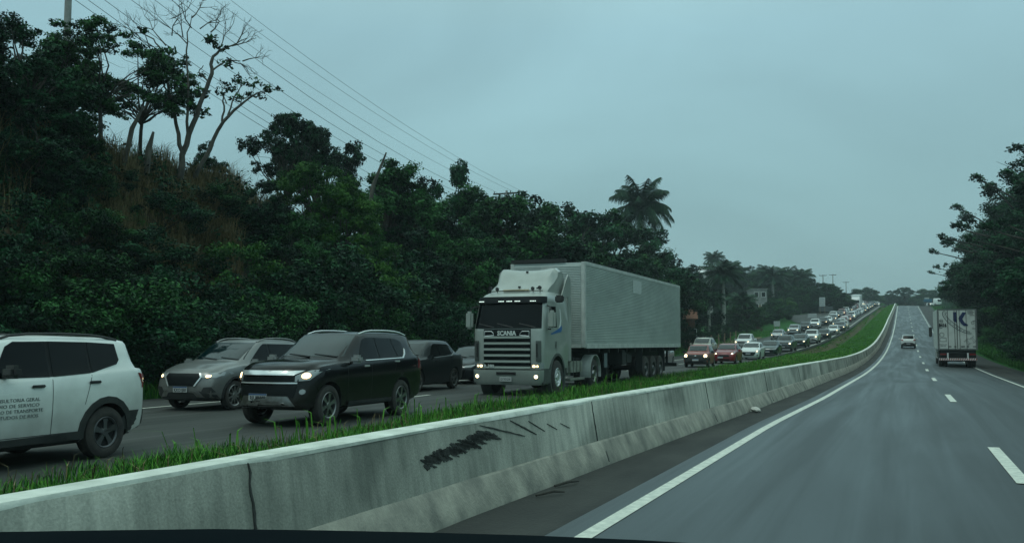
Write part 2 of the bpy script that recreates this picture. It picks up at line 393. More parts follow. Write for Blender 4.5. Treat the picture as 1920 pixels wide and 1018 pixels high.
# side road and dirt lay-by joining the far carriageway
mb = MB()
sr = [(-15.5, 272), (-16.9, 240), (-18.4, 205), (-20.0, 205), (-23.5, 226), (-25.5, 250), (-21, 268)]
def gp(x, y, dz): return (x, y, max(ground(x, y), zr(y) - .03) + dz)
b = bmesh.new(); b.faces.new([b.verts.new((x, y, 0)) for x, y in sr])
for X in np.arange(-34, -14, 1.5): bmesh.ops.bisect_plane(b, geom=b.verts[:] + b.edges[:] + b.faces[:], plane_co=(X, 0, 0), plane_no=(1, 0, 0))
for Y in np.arange(206, 270, 3): bmesh.ops.bisect_plane(b, geom=b.verts[:] + b.edges[:] + b.faces[:], plane_co=(0, Y, 0), plane_no=(0, 1, 0))
b.verts.index_update()
tag(mesh_obj('side_road', [gp(v.co.x, v.co.y, .12) for v in b.verts], [[v.index for v in f.verts] for f in b.faces], M['road2'], smooth_=True), kind='structure'); b.free()
M['dirt'] = mat('red_dirt', (.22, .14, .085), .95, col2=(.12, .085, .055), vs=1.2, bump=.4)
vs = []; yy = np.arange(112, 152, 2.5)
for y in yy:
    wd = 2.6 * math.sin((y - 112) / 38 * PI) ** .6 if 112 < y < 150 else .1
    for i in range(4): x = XF(y) - .3 - wd * i / 3; vs.append((x, y, ground(x, y) + .05))
tag(mesh_obj('dirt_patch', vs, [(j * 4 + i, j * 4 + i + 1, j * 4 + i + 5, j * 4 + i + 4) for j in range(len(yy) - 1) for i in range(3)], M['dirt'], smooth_=True), kind='structure')
# kerb along the grass of the oncoming carriageway
mb = MB(); yy = np.arange(84, 372, 4)
for a, b_ in zip(yy[:-1], yy[1:]):
    A = [(XE(a) + dx, a, zr(a) + z) for dx, z in ((0, -.1), (0, .13), (.18, .13), (.2, -.1))]; B = [(XE(b_) + dx, b_, zr(b_) + z) for dx, z in ((0, -.1), (0, .13), (.18, .13), (.2, -.1))]
    mb.add(A + B, [(0, 4, 5, 1), (1, 5, 6, 2), (2, 6, 7, 3)])
tag(mb.build('kerb', M['kerb']), kind='structure')

# ------------------------------------------------------------------ the concrete median barrier
def concrete_mat():
    m_ = bpy.data.materials.new('stained_concrete'); m_.use_nodes = True; t = m_.node_tree; b = t.nodes['Principled BSDF']
    nn = t.nodes.new; ll = t.links.new; c = nn('ShaderNodeTexCoord')
    def ns(scale, st, det=6, dist=0):
        mpn = nn('ShaderNodeMapping'); mpn.inputs['Scale'].default_value = st; ll(c.outputs['Object'], mpn.inputs[0])
        n = nn('ShaderNodeTexNoise'); n.inputs['Scale'].default_value = scale; n.inputs['Detail'].default_value = det; n.inputs['Distortion'].default_value = dist; ll(mpn.outputs[0], n.inputs['Vector']); return n
    n1 = ns(.7, (1, .6, 1), 8, .6); n2 = ns(3.2, (1, 2.4, .35), 7, .4); n3 = ns(55, (1, 1, 1), 4)
    r = nn('ShaderNodeValToRGB'); ll(n1.outputs[0], r.inputs[0]); r.color_ramp.elements[0].position = .33; r.color_ramp.elements[1].position = .68
    r.color_ramp.elements[0].color = (.17, .185, .16, 1); r.color_ramp.elements[1].color = (.56, .57, .50, 1)
    r2 = nn('ShaderNodeValToRGB'); ll(n2.outputs[0], r2.inputs[0]); r2.color_ramp.elements[0].position = .32; r2.color_ramp.elements[1].position = .6
    r2.color_ramp.elements[0].color = (.62, .64, .63, 1); r2.color_ramp.elements[1].color = (1.05, 1.05, 1.03, 1)
    mx = nn('ShaderNodeMix'); mx.data_type = 'RGBA'; mx.blend_type = 'MULTIPLY'; mx.inputs[0].default_value = .85; ll(r.outputs[0], mx.inputs[6]); ll(r2.outputs[0], mx.inputs[7])
    g_ = nn('ShaderNodeMix'); g_.data_type = 'RGBA'; g_.blend_type = 'OVERLAY'; g_.inputs[0].default_value = .35; ll(mx.outputs[2], g_.inputs[6]); ll(n3.outputs[0], g_.inputs[7])
    ll(g_.outputs[2], b.inputs['Base Color']); b.inputs['Roughness'].default_value = .85
    bp = nn('ShaderNodeBump'); bp.inputs['Strength'].default_value = .4; bp.inputs['Distance'].default_value = .01; ll(n3.outputs[0], bp.inputs['Height']); ll(bp.outputs[0], b.inputs['Normal'])
    return m_
M['concrete'] = concrete_mat()
M['concrete_toe'] = mat('barrier_toe', (.40, .39, .325), .9, col2=(.18, .185, .16), vs=2.2, bump=.5, bs=40, stretch=(1, 1.2, .8))
M['whitewash'] = mat('whitewash', (.78, .82, .74), .7, col2=(.52, .56, .49), vs=3.5, bump=.3, bs=25)
M['crack'] = mat('dark_crack', (.035, .04, .037), .95, var=.4, vs=20)
bar = empty('concrete_barrier', (XB(0), 0, 0)); tag(bar, 'long grey concrete median barrier with a whitewashed top and scraped side', 'barrier')
BX = XB(0)
def wob(y, s): return noise.noise(Vector((y * .35, s, 0))) * .012
def bar_strip(name, prof, m_, mi=None, y0=-24, y1=372):
    yy = list(np.arange(y0, 60, .4)) + list(np.arange(60, y1, 2)); n = len(prof); vs = []; fs = []
    for y in yy:
        for j, (dx, z) in enumerate(prof): vs.append((XB(y) + dx + wob(y, j) - BX, y, zr(y) + z + wob(y, j + 9) * (1 if z > .1 else 0)))
    for i in range(len(yy) - 1):
        for j in range(n - 1): k = i * n + j; fs.append((k, k + n, k + n + 1, k + 1))
    fs.append(tuple(range(n))); fs.append(tuple((len(yy) - 1) * n + j for j in range(n))[::-1])
    return mesh_obj(name, vs, fs, m_, bar, True, 30)
bar_strip('barrier_wall', [(-.12, -.1), (-.13, .285), (-.215, .80), (-.435, .80), (-.5, .285), (-.6, -.1)], M['concrete'])
bar_strip('barrier_foot', [(.03, -.1), (.02, .03), (-.10, .27), (-.128, .288), (-.128, -.1)], M['concrete_toe'])
bar_strip('painted_top', [(-.209, .782), (-.209, .808), (-.222, .824), (-.425, .824), (-.44, .80), (-.43, .78)], M['whitewash'])
def face_pt(y, z):
    """a point of the wall's road face, in the barrier's frame"""
    if z > .285: dx = -.13 - .085 * (z - .285) / .515
    else: dx = .02 - .148 * (z - .03) / .258
    return Vector((XB(y) + dx + .009 - BX, y, zr(y) + z))
r5 = random.Random(3)
def crack_poly(pts, wd, name='joint', depth=.006):
    vs = []; fs = []; n = len(pts)
    for i, (y, z) in enumerate(pts):
        k = wd * (.5 + r5.random()) * (0.35 if i in (0, n - 1) else 1)
        p = face_pt(y, z); vs += [p + Vector((.001, -k, 0)), p + Vector((.001, k, 0)), p + Vector((-.02, -k, 0)), p + Vector((-.02, k, 0))]
    for i in range(n - 1):
        a = i * 4; b_ = a + 4; fs += [(a, a + 1, b_ + 1, b_), (a + 2, b_ + 2, b_, a), (a + 1, b_ + 1, b_ + 3, a + 3) if False else (a + 1, a + 3, b_ + 3, b_ + 1)]
    return mesh_obj(name, vs, fs, M['crack'], bar)
for y in (5.15, 12.15, 19.0, 26.2, 33.5, 41, 49, 57):
    crack_poly([(y + r5.uniform(-.012, .012), z) for z in np.linspace(.29, .80, 9)], .008)
    crack_poly([(y + .15 + (z - .28) * .5 + r5.uniform(-.015, .015), z) for z in np.linspace(.03, .27, 5)], .012)
# scraped gouges left by a collision
def gouge(y0, z0, dy, dz, wd, jag, name='gouge'):
    n = 14; top = []; bot = []
    for i in range(n + 1):
        t = i / n; yy_, zz = y0 + dy * t, z0 + dz * t; h = wd * math.sin(PI * min(.97, max(.03, t))) ** .6
        top.append((yy_, zz + h * (.5 + jag * r5.random()))); bot.append((yy_, zz - h * (.5 + jag * r5.random())))
    vs = []; fs = []
    for a, b_ in zip(top, bot): vs += [face_pt(*a) + Vector((.001, 0, 0)), face_pt(*b_) + Vector((.001, 0, 0)), face_pt(*a) + Vector((-.02, 0, 0)), face_pt(*b_) + Vector((-.02, 0, 0))]
    for i in range(n): a = i * 4; b_ = a + 4; fs += [(a, b_, b_ + 1, a + 1), (a, a + 2, b_ + 2, b_), (a + 1, b_ + 1, b_ + 3, a + 3)]
    mesh_obj(name, vs, fs, M['crack'], bar)
def bar_px(u, v):
    """y and height on the barrier face for a place in the photograph"""
    d = ray(u, v); lo, hi = 2.0, 40.0
    for _ in range(50):
        t = (lo + hi) / 2; P = EYEP + d * t; z = P.z - zr(P.y)
        if P.x > XB(P.y) - .17: lo = t
        else: hi = t
    return P.y, z
for (u0, v0, u1, v1, wd, jg) in [(905, 797, 985, 817, .007, 1.0), (962, 788, 1006, 814, .008, .9), (995, 789, 1022, 808, .004, .6), (1028, 794, 1045, 805, .004, .5), (1052, 793, 1068, 802, .003, .4)]:
    a = bar_px(u0, v0); b_ = bar_px(u1, v1); gouge(a[0], a[1], b_[0] - a[0], b_[1] - a[1], wd, jg)
for i in range(64):
    t = (i + r5.random()) / 64; u = 788 + 118 * t; v = 871 - 62 * t ** .9 + r5.uniform(-9, 9) * (1 - .5 * t); ln = r5.uniform(7, 19) * (1 + t); sl = r5.uniform(.22, .42)
    a = bar_px(u, v); b_ = bar_px(u + ln, v + ln * sl); gouge(a[0], a[1], b_[0] - a[0], b_[1] - a[1], r5.uniform(.004, .012), 2.6)
# ------------------------------------------------------------------ vehicle materials
M['rubber'] = mat('tyre_rubber', (.018, .018, .019), .85, bump=.2, bs=60, col2=(.045, .042, .036), vs=5)
M['black'] = mat('black_plastic', (.016, .018, .02), .6, col2=(.03, .032, .03), vs=6)
M['dark'] = mat('dark_underside', (.008, .009, .01), .9)
M['glass'] = mat('tinted_glass', (.003, .005, .006), .06, spec=.14)
M['wglass'] = mat('windscreen_glass', (.003, .026, .028), .05, spec=.45, coat=.25, col2=(.001, .010, .012), vs=.9)
M['chrome'] = mat('chrome', (.72, .75, .75), .25, .55)
M['alloy'] = mat('alloy', (.36, .37, .37), .35, .9, col2=(.2, .2, .19), vs=6)
M['alloy_dark'] = mat('dark_alloy', (.10, .105, .11), .45, .7)
M['lamp'] = mat('lamp_glass', (.30, .33, .34), .08, spec=.8, coat=.6)
M['lit'] = mat('lit_lamp', (1, .85, .55), .3, emit=(1.0, .66, .28), es=6.0)
M['litw'] = mat('lit_white_lamp', (1, .95, .85), .3, emit=(1.0, .76, .38), es=6.0)
M['drl'] = mat('lit_drl', (1, .95, .6), .3, emit=(1.0, .86, .42), es=2.2)
M['red'] = mat('tail_lamp', (.20, .012, .014), .15, coat=.5)
M['plate'] = mat('number_plate', (.42, .44, .43), .5)
M['plate_blue'] = mat('plate_band', (.03, .08, .2), .5)
M['ink'] = mat('ink', (.02, .022, .025), .6)
M['seam'] = mat('panel_gap', (.006, .006, .007), .8)
M['mesh'] = mat('grille_black', (.006, .008, .009), .4, spec=.2)
def paint(name, col, metal=.0, rough=.32, dirt=0, coat=.5, spec=.5):
    m_ = mat(name, col, rough, metal, coat=coat, spec=spec, col2=tuple(c * .86 for c in col), vs=2.0)
    t = m_.node_tree; b = t.nodes['Principled BSDF']
    if dirt:
        src = b.inputs['Base Color'].links[0].from_socket
        c = t.nodes.new('ShaderNodeTexCoord'); s = t.nodes.new('ShaderNodeSeparateXYZ'); t.links.new(c.outputs['Object'], s.inputs[0])
        n = t.nodes.new('ShaderNodeTexNoise'); n.inputs['Scale'].default_value = 3; n.inputs['Detail'].default_value = 6; t.links.new(c.outputs['Object'], n.inputs['Vector'])
        ad = t.nodes.new('ShaderNodeMath'); ad.operation = 'MULTIPLY_ADD'; ad.inputs[1].default_value = -.55; t.links.new(n.outputs[0], ad.inputs[0]); t.links.new(s.outputs['Z'], ad.inputs[2])
        r = t.nodes.new('ShaderNodeMapRange'); r.inputs['From Min'].default_value = .05; r.inputs['From Max'].default_value = .62
        r.inputs['To Min'].default_value = dirt; r.inputs['To Max'].default_value = 0; t.links.new(ad.outputs[0], r.inputs[0])
        mx = t.nodes.new('ShaderNodeMix'); mx.data_type = 'RGBA'; mx.inputs[7].default_value = (.11, .10, .08, 1)
        t.links.new(r.outputs[0], mx.inputs[0]); t.links.new(src, mx.inputs[6]); t.links.new(mx.outputs[2], b.inputs['Base Color'])
        q = t.nodes.new('ShaderNodeMapRange'); q.inputs['To Min'].default_value = rough; q.inputs['To Max'].default_value = .8; t.links.new(r.outputs[0], q.inputs[0]); t.links.new(q.outputs[0], b.inputs['Roughness'])
        cv = t.nodes.new('ShaderNodeMapRange'); cv.inputs['To Min'].default_value = .7; cv.inputs['To Max'].default_value = 0; cv.inputs['To Min'].default_value = coat; t.links.new(r.outputs[0], cv.inputs[0]); t.links.new(cv.outputs[0], b.inputs['Coat Weight'])
    return m_
PC = dict(white=paint('white_paint', (.78, .82, .79), dirt=.6), silver=paint('silver_paint', (.40, .42, .42), .55, .34), black=paint('black_paint', (.006, .007, .008), 0, .16, dirt=.15, coat=.14, spec=.25),
          grey=paint('grey_paint', (.19, .20, .195), .35, .36, dirt=.35), dark=paint('graphite_paint', (.022, .028, .031), .2, .3, coat=.25, spec=.3), red=paint('red_paint', (.24, .022, .028), 0, .3), brick=paint('faded_red_paint', (.30, .062, .045), 0, .45, dirt=.4),
          beige=paint('pale_beige_paint', (.50, .50, .42), .2, .35), blue=paint('dark_blue_paint', (.025, .045, .08), .3, .3), teal=paint('dark_green_paint', (.018, .04, .036), .2, .3), snow=paint('clean_white_paint', (.78, .82, .80)), pickup_grey=paint('slate_paint', (.10, .115, .12), .5, .35))

def bisect_grid(b, st, lo, hi):
    for ax in (0, 1):
        for c in np.arange(math.ceil(lo[ax] / st) * st, hi[ax], st):
            no = (1, 0, 0) if ax == 0 else (0, 1, 0); co = (c, 0, 0) if ax == 0 else (0, c, 0)
            bmesh.ops.bisect_plane(b, geom=b.verts[:] + b.edges[:] + b.faces[:], plane_co=co, plane_no=no)
def project(bvh, poly, side, off=.006, st=.08, skirt=.02, tri=True):
    """lay a flat outline onto a body. side: 'L'/'R' outline in (x,z); 'F'/'B' outline in (y,z); 'T' outline in (x,y)"""
    b = bmesh.new(); b.faces.new([b.verts.new((p[0], p[1], 0)) for p in poly])
    bmesh.ops.triangulate(b, faces=b.faces[:])
    lo = (min(p[0] for p in poly), min(p[1] for p in poly)); hi = (max(p[0] for p in poly), max(p[1] for p in poly))
    bisect_grid(b, st, lo, hi); bmesh.ops.remove_doubles(b, verts=b.verts[:], dist=1e-4)
    D = {'L': Vector((0, 1, 0)), 'R': Vector((0, -1, 0)), 'F': Vector((1, 0, 0)), 'B': Vector((-1, 0, 0)), 'T': Vector((0, 0, -1))}[side]
    dead = []
    for v in b.verts:
        p, q = v.co.x, v.co.y
        o = Vector((p, 0, q)) if side in 'LR' else (Vector((0, p, q)) if side in 'FB' else Vector((p, q, 0)))
        loc, nrm, i_, d_ = bvh.ray_cast(o - D * 30, D)
        if loc is None: dead.append(v); continue
        v.co = loc - D * off + (nrm if nrm.dot(D) < 0 else -nrm) * off * .5
    bmesh.ops.delete(b, geom=dead, context='VERTS')
    bmesh.ops.recalc_face_normals(b, faces=b.faces[:])
    s = sum((f.normal.dot(D) for f in b.faces), 0)
    if s > 0: bmesh.ops.reverse_faces(b, faces=b.faces[:])
    if skirt:
        be = [e_ for e_ in b.edges if e_.is_boundary]
        r = bmesh.ops.extrude_edge_only(b, edges=be)
        for v in [g_ for g_ in r['geom'] if isinstance(g_, bmesh.types.BMVert)]: v.co += D * skirt
    b.verts.index_update(); vs = [v.co.copy() for v in b.verts]; fs = [[v.index for v in f.verts] for f in b.faces]; b.free()
    return vs, fs
def mir(poly, ax=0): return [(-p[0], p[1]) for p in poly][::-1]

def text_faces(txt, size, extrude=.002, bold=0.0, width=None):
    cu = bpy.data.curves.new('t', 'FONT'); cu.body = txt; cu.size = size; cu.align_x = 'CENTER'; cu.align_y = 'CENTER'; cu.extrude = extrude; cu.offset = bold; cu.resolution_u = 2
    o = bpy.data.objects.new('t', cu); COL.objects.link(o); bpy.context.view_layer.update()
    me = o.evaluated_get(bpy.context.evaluated_depsgraph_get()).to_mesh()
    vs = [v.co.copy() for v in me.vertices]; fs = [list(p.vertices) for p in me.polygons]
    bpy.data.objects.remove(o); bpy.data.curves.remove(cu)
    if width and vs:
        w0 = max(v.x for v in vs) - min(v.x for v in vs); k = width / max(1e-6, w0)
        for v in vs: v.x *= k
    return vs, fs
def text_on(mb, txt, size, c, right, up, mi=0, bold=0, extrude=.002, width=None):
    vs, fs = text_faces(txt, size, extrude, bold, width); R_ = Vector(right).normalized(); U_ = Vector(up).normalized(); N_ = R_.cross(U_)
    return mb.add([Vector(c) + R_ * v.x + U_ * v.y + N_ * v.z for v in vs], fs, mi)

def wheel(parent, x, y, r, wd, sgn, rim='alloy', spokes=5, fr=.70):
    """sgn: +1 when the outer face looks to +y"""
    mb_ = MB(); mb_.lathe([(r * .35, -wd * .3), (r * .5, -wd * .3), (r * .52, wd * .25), (r * .10, wd * .25), (.01, wd * .25)], 16, c=(0, 0, 0))
    if sgn < 0: mb_.v = [(a, -b_, c_) for a, b_, c_ in mb_.v]
    h = mb_.build('wheel', M['dark'], parent, True); h.location = (x, y, r)
    t = MB(); ri = r * fr
    t.lathe([(ri, -wd / 2 + .01), (ri + .02, -wd / 2), (r - .05, -wd / 2), (r - .012, -wd / 2 + .02), (r, -wd / 2 + .05), (r - .006, -.012), (r, 0), (r - .006, .012), (r, wd / 2 - .05), (r - .012, wd / 2 - .02), (r - .05, wd / 2), (ri + .02, wd / 2 - .004), (ri, wd / 2 - .015)], 32, close=True)
    t.build('tyre', M['rubber'], h, True, 40)
    q = MB()
    q.lathe([(ri + .004, wd / 2 - .018), (ri - .012, wd / 2 - .006), (ri - .03, wd / 2 - .02), (ri - .035, -wd * .3)], 32)
    zf = wd / 2 - .035
    for k in range(spokes):
        a = 2 * PI * k / spokes + .3
        Mx = Matrix.Rotation(-a, 4, 'Y')
        q.prism([(.03, -.030), (.03, .030), (ri * .55, .030 if spokes < 8 else .016), (ri - .01, .052 if spokes < 8 else .02), (ri - .01, -.052 if spokes < 8 else -.02), (ri * .55, -.030 if spokes < 8 else -.016)], zf - .03, zf + .012)
        n = 12; q.v[-n:] = [tuple(Mx @ Vector(v)) for v in q.v[-n:]]
    q.lathe([(.001, zf + .02), (.05, zf + .018), (.065, zf + .0), (.065, zf - .05)], 16)
    if sgn < 0: q.v = [(a, -b_, c_) for a, b_, c_ in q.v]
    q.build('rim', M[rim], h, True, 30)
    return h

def loft_body(S):
    L, W, H, gc = S['L'], S['W'], S['H'], S.get('gc', .2)
    w2 = W / 2; nh = S['nose']; cx, ch = S['cowl']; rx0, rx1 = S['roof']; b0, b1 = S['belt']; rw = S.get('rw', .38) * W
    tail = S.get('tail', 'hatch')
    zt = [(0, nh - .16), (.05, nh - .07), (.14, nh - .01), (.4, nh + .05), (cx * .6, nh + .6 * (ch - nh) + .03), (cx, ch)]
    zt += [(cx + (rx0 - cx) * .5, ch + (H - .05 - ch) * .54), (rx0, H - .05), (rx0 + .25, H - .012), ((rx0 + rx1) / 2, H), (rx1 - .2, H - .02), (rx1, H - .05 - S.get('rd', 0))]
    if tail == 'sedan':
        tx, th = S['deck']; zt += [(tx, th), (tx + .1, th + .005), (L - .12, th + .01), (L, th - .12)]
    elif tail == 'pickup':
        tx, th = S['deck']; zt += [(rx1 + .12, th + .0), (rx1 + .2, th), (L - .04, th), (L, th - .03)]
    else:
        tx, th = S.get('glassbase', (L - .10, b1 + .03)); zt += [(tx, th)] + ([(L, th - .10)] if tx < L - .01 else [])
    zt = interp(*zip(*zt))
    zb_ = interp([0, .35, L - .4, L], [gc + .06, gc, gc, gc + .12])
    zbelt = interp([0, .1, .5, cx, rx0, rx1, L - .1, L], [nh - .24, nh - .12, nh - .02, b0 - .03, b0, b1, b1, b1 - .06])
    nw = S.get('nw', .86)
    ww = interp([0, .06, .2, .5, 1.0, L * .5, L - .9, L - .3, L - .05, L], [w2 * nw, w2 * (nw + .03), w2 * .95, w2 * .985, w2, w2, w2 * .995, w2 * .965, w2 * .93, w2 * .88])
    wt = interp([0, .3, cx, rx0, rx1, tx, L], [w2 * .74, w2 * .80, w2 * .82, rw, rw * .96, w2 * (.80 if tail != 'hatch' else .74), w2 * .76])
    X = sorted(set([0, .05, .1, .14, .2, .3, .4, cx, cx + .02, rx0, rx0 + .25, rx1, tx, L - .3, L - .12, L - .05, L] + list(np.arange(.5, L - .2, .16))))
    X = [X[0]] + [b_ for a, b_ in zip(X, X[1:]) if b_ - a > .015]
    if X[-1] < L: X[-1] = L
    lean = S.get('lean', .10); pa = S.get('plan', .20); rl = S.get('rlean', .04)
    def warp(p):
        x, y, z = p
        if x < 1.1:
            f_ = (1 - x / 1.1) ** 2; yy = min(1, abs(y) / w2)
            x += f_ * (pa * yy ** 3 + lean * max(0, (z - .55)) / .45 + .10 * max(0, (.42 - z)) / .25)
        if x > L - 1.0:
            f_ = (1 - (L - x) / 1.0) ** 2; yy = min(1, abs(y) / w2)
            x -= f_ * (.12 * yy ** 3 + rl * max(0, z - .8) + .10 * max(0, (.45 - z)) / .25)
        return Vector((x, y, z))
    rows = []
    for x in X:
        w_, zb__, zbe, ztp, wt_ = ww(x), zb_(x), zbelt(x), zt(x), wt(x)
        zbe = min(zbe, ztp - .015); hh = zbe - zb__; d = min(.07, .45 * (ztp - zbe)); k_ = min(1, (ztp - zbe) / .25)
        wt_ = min(wt_, w_ * .95)
        shoulder = w_ * (.985)
        P = [(0, zb__), (w_ * .86, zb__), (w_ * .955, zb__ + .05), (w_ * .975, zb__ + .25 * hh), (w_, zb__ + .55 * hh), (w_, zb__ + .78 * hh), (shoulder, zbe - .045), (w_ * .958, zbe),
             (w_ * .94 * k_ + wt_ * 1.04 * (1 - k_) if k_ < 1 else w_ * .935, zbe + (ztp - zbe) * .06 + (.0)), (wt_ + (w_ * .935 - wt_) * .45 * k_, zbe + (ztp - zbe - d) * .55), (wt_, ztp - d), (wt_ * .92, ztp - d * .35), (wt_ * .6, ztp - d * .05 + .004), (0, ztp + .012)]
        rows.append(P)
    np_ = len(rows[0]); vs = []; fs = []
    for x, P in zip(X, rows):
        ring = [(x, y, z) for y, z in P] + [(x, -y, z) for y, z in P[-2:0:-1]]
        vs += [warp(p) for p in ring]
    n = 2 * np_ - 2
    for i in range(len(X) - 1):
        for k in range(n): q = (k + 1) % n; fs.append((i * n + k, i * n + q, (i + 1) * n + q, (i + 1) * n + k))
    # end caps as grids
    for (i, fl) in ((0, False), (len(X) - 1, True)):
        P = rows[i]; nc = 10; base = len(vs); idx = {}
        for r_ in range(1, np_ - 1):
            for c in range(nc + 1):
                if c == 0: idx[r_, c] = i * n + r_
                elif c == nc: idx[r_, c] = i * n + (n - r_)
                else:
                    y = P[r_][0] * (1 - 2 * c / nc); vs.append(warp((X[i], y, P[r_][1]))); idx[r_, c] = len(vs) - 1
        for r_ in range(1, np_ - 2):
            for c in range(nc):
                f = (idx[r_, c], idx[r_ + 1, c], idx[r_ + 1, c + 1], idx[r_, c + 1]); fs.append(f if not fl else f[::-1])
        for rr, tip in ((1, i * n), (np_ - 2, i * n + np_ - 1)):
            for c in range(nc):
                f = (idx[rr, c], idx[rr, c + 1], tip)
                fs.append(f)
    b = bmesh.new(); bv = [b.verts.new(v) for v in vs]
    for f in fs:
        try: b.faces.new([bv[i] for i in f])
        except ValueError: pass
    bmesh.ops.remove_doubles(b, verts=b.verts[:], dist=.0005)
    bmesh.ops.recalc_face_normals(b, faces=b.faces[:])
    return b

def cut(o, cutters):
    """subtract the wheel arches"""
    me0 = o.data
    for c in cutters:
        mod = o.modifiers.new('b', 'BOOLEAN'); mod.operation = 'DIFFERENCE'; mod.object = c; mod.solver = 'EXACT'
    bpy.context.view_layer.update()
    me = bpy.data.meshes.new_from_object(o.evaluated_get(bpy.context.evaluated_depsgraph_get()))
    o.modifiers.clear(); o.data = me; me.name = 'body'
    for c in cutters: bpy.data.objects.remove(c)
    fin(me, True, 38)

def convex(P):
    P = sorted(set(P))
    def half(Q):
        h = []
        for p in Q:
            while len(h) > 1 and (h[-1][0] - h[-2][0]) * (p[1] - h[-2][1]) - (h[-1][1] - h[-2][1]) * (p[0] - h[-2][0]) <= 0: h.pop()
            h.append(p)
        return h[:-1]
    return half(P) + half(P[::-1])
def make_car(S, name='car'):
    """S: the measurements of one kind of car; x runs from the front bumper to the tail"""
    L, W, H = S['L'], S['W'], S['H']; r = S['wr']; fw, rwh = S['fw'], S['rwh']
    root = empty(name)
    b = loft_body(S)
    bvh = BVHTree.FromBMesh(b)
    me = bpy.data.meshes.new('body'); b.to_mesh(me); b.free(); me.materials.append(PC['white']); me.materials.append(M['black'])
    body = link(bpy.data.objects.new('body', me), root)
    for q in (M['dark'],): pass
    cs = []
    for cx_ in (fw, rwh):
        for s in (-1, 1):
            c_ = MB().lathe([(.001, 0), (r + .055, 0), (r + .055, .42), (.001, .42)], 28, c=(cx_, (W / 2 - .30) if s > 0 else -(W / 2 - .30) - .42, r + .01)).build('cutter', M['black'])
            c_.data.materials.clear(); c_.data.materials.append(M['black']); cs.append(c_)
    if S.get('bed'):
        bx0, bx1, bz = S['bed']; cs.append(MB().box(bx0, bx1, -W / 2 + .14, W / 2 - .14, bz, 3).build('cutter', M['black']))
    cut(body, cs)
    def part(nm, m_, polys, side, off=.006, st=.09, parent=root, skirt=.02):
        V, F_ = [], []
        for p in polys:
            a, f = project(bvh, p, side, off, st, skirt); k = len(V); V += a; F_ += [[i + k for i in q] for q in f]
        if F_: return mesh_obj(nm, V, F_, m_, parent, True, 40)
    # glass
    part('windscreen', M['wglass'], [S['ws']], 'F', .005)
    ch_ = S['cowl'][1]
    for a_ in (-W * .36, -W * .02): part('wiper', M['mesh'], [[(a_, ch_ + .035), (a_ + W * .30, ch_ + .085), (a_ + W * .30, ch_ + .10), (a_, ch_ + .052)]], 'F', .014, .12)
    hull = convex([p for q in S['sw'] for p in q])
    for sd_ in 'LR': part('pillar_trim', M['mesh'], [hull], sd_, .001)
    for sd_ in 'LR':
        for poly in S['sw']: part('side_window', M['glass'], [poly], sd_, .005)
    if S.get('rg'): part('rear_window', M['glass'], [S['rg']], 'B', .005)
    # panel gaps
    for sd_ in 'LR':
        for ln in S.get('gaps', []):
            V, F_ = [], []
            for (a, b__) in zip(ln[:-1], ln[1:]):
                d = Vector((b__[0] - a[0], b__[1] - a[1])); nn = Vector((-d.y, d.x)).normalized() * .004
                vs_, fs_ = project(bvh, [(a[0] + nn.x, a[1] + nn.y), (b__[0] + nn.x, b__[1] + nn.y), (b__[0] - nn.x, b__[1] - nn.y), (a[0] - nn.x, a[1] - nn.y)], sd_, .002, .12, 0)
                k = len(V); V += vs_; F_ += [[i + k for i in q] for q in fs_]
            if F_: mesh_obj('door_gap', V, F_, M['seam'], root)
    # arch cladding
    if S.get('clad'):
        for sd_ in 'LR':
            V, F_ = [], []
            for cx_ in (fw, rwh):
                ro, ri = r + .055 + S['clad'], r + .05
                a0, a1 = -.25, PI + .25; K = 12
                for k in range(K):
                    t0, t1 = a0 + (a1 - a0) * k / K, a0 + (a1 - a0) * (k + 1) / K
                    p = [(cx_ + ri * math.cos(t0), r + ri * math.sin(t0)), (cx_ + ro * math.cos(t0), r + ro * math.sin(t0)), (cx_ + ro * math.cos(t1), r + ro * math.sin(t1)), (cx_ + ri * math.cos(t1), r + ri * math.sin(t1))]
                    vs_, fs_ = project(bvh, p, sd_, .014, .15, .03); k2 = len(V); V += vs_; F_ += [[i + k2 for i in q] for q in fs_]
            p = [(fw + r + .08, S['gc'] + .01), (rwh - r - .08, S['gc'] + .01), (rwh - r - .14, S['gc'] + .16), (fw + r + .14, S['gc'] + .14)]
            vs_, fs_ = project(bvh, p, sd_, .014, .15, .03); k2 = len(V); V += vs_; F_ += [[i + k2 for i in q] for q in fs_]
            mesh_obj('wheel_arch_trim', V, F_, M['black'], root, True, 40)
    for (nm, m_, poly, mirr, off) in S.get('front', []):
        ps = [poly] + ([mir(poly)] if mirr == 1 else [])
        if mirr == 2:
            part(nm, M.get(m_) or PC[m_], [poly], 'F', off, .07); part(nm, M.get(m_) or PC[m_], [mir(poly)], 'F', off, .07)
        else: part(nm, M.get(m_) or PC[m_], ps, 'F', off, .07)
    for (nm, m_, poly, mirr, off) in S.get('rear', []):
        if mirr == 2:
            part(nm, M.get(m_) or PC[m_], [poly], 'B', off, .07); part(nm, M.get(m_) or PC[m_], [mir(poly)], 'B', off, .07)
        else: part(nm, M.get(m_) or PC[m_], [poly], 'B', off, .07)
    for (nm, m_, poly, off) in S.get('side', []):
        for sd_ in 'LR': part(nm, M.get(m_) or PC[m_], [poly], sd_, off, .09)
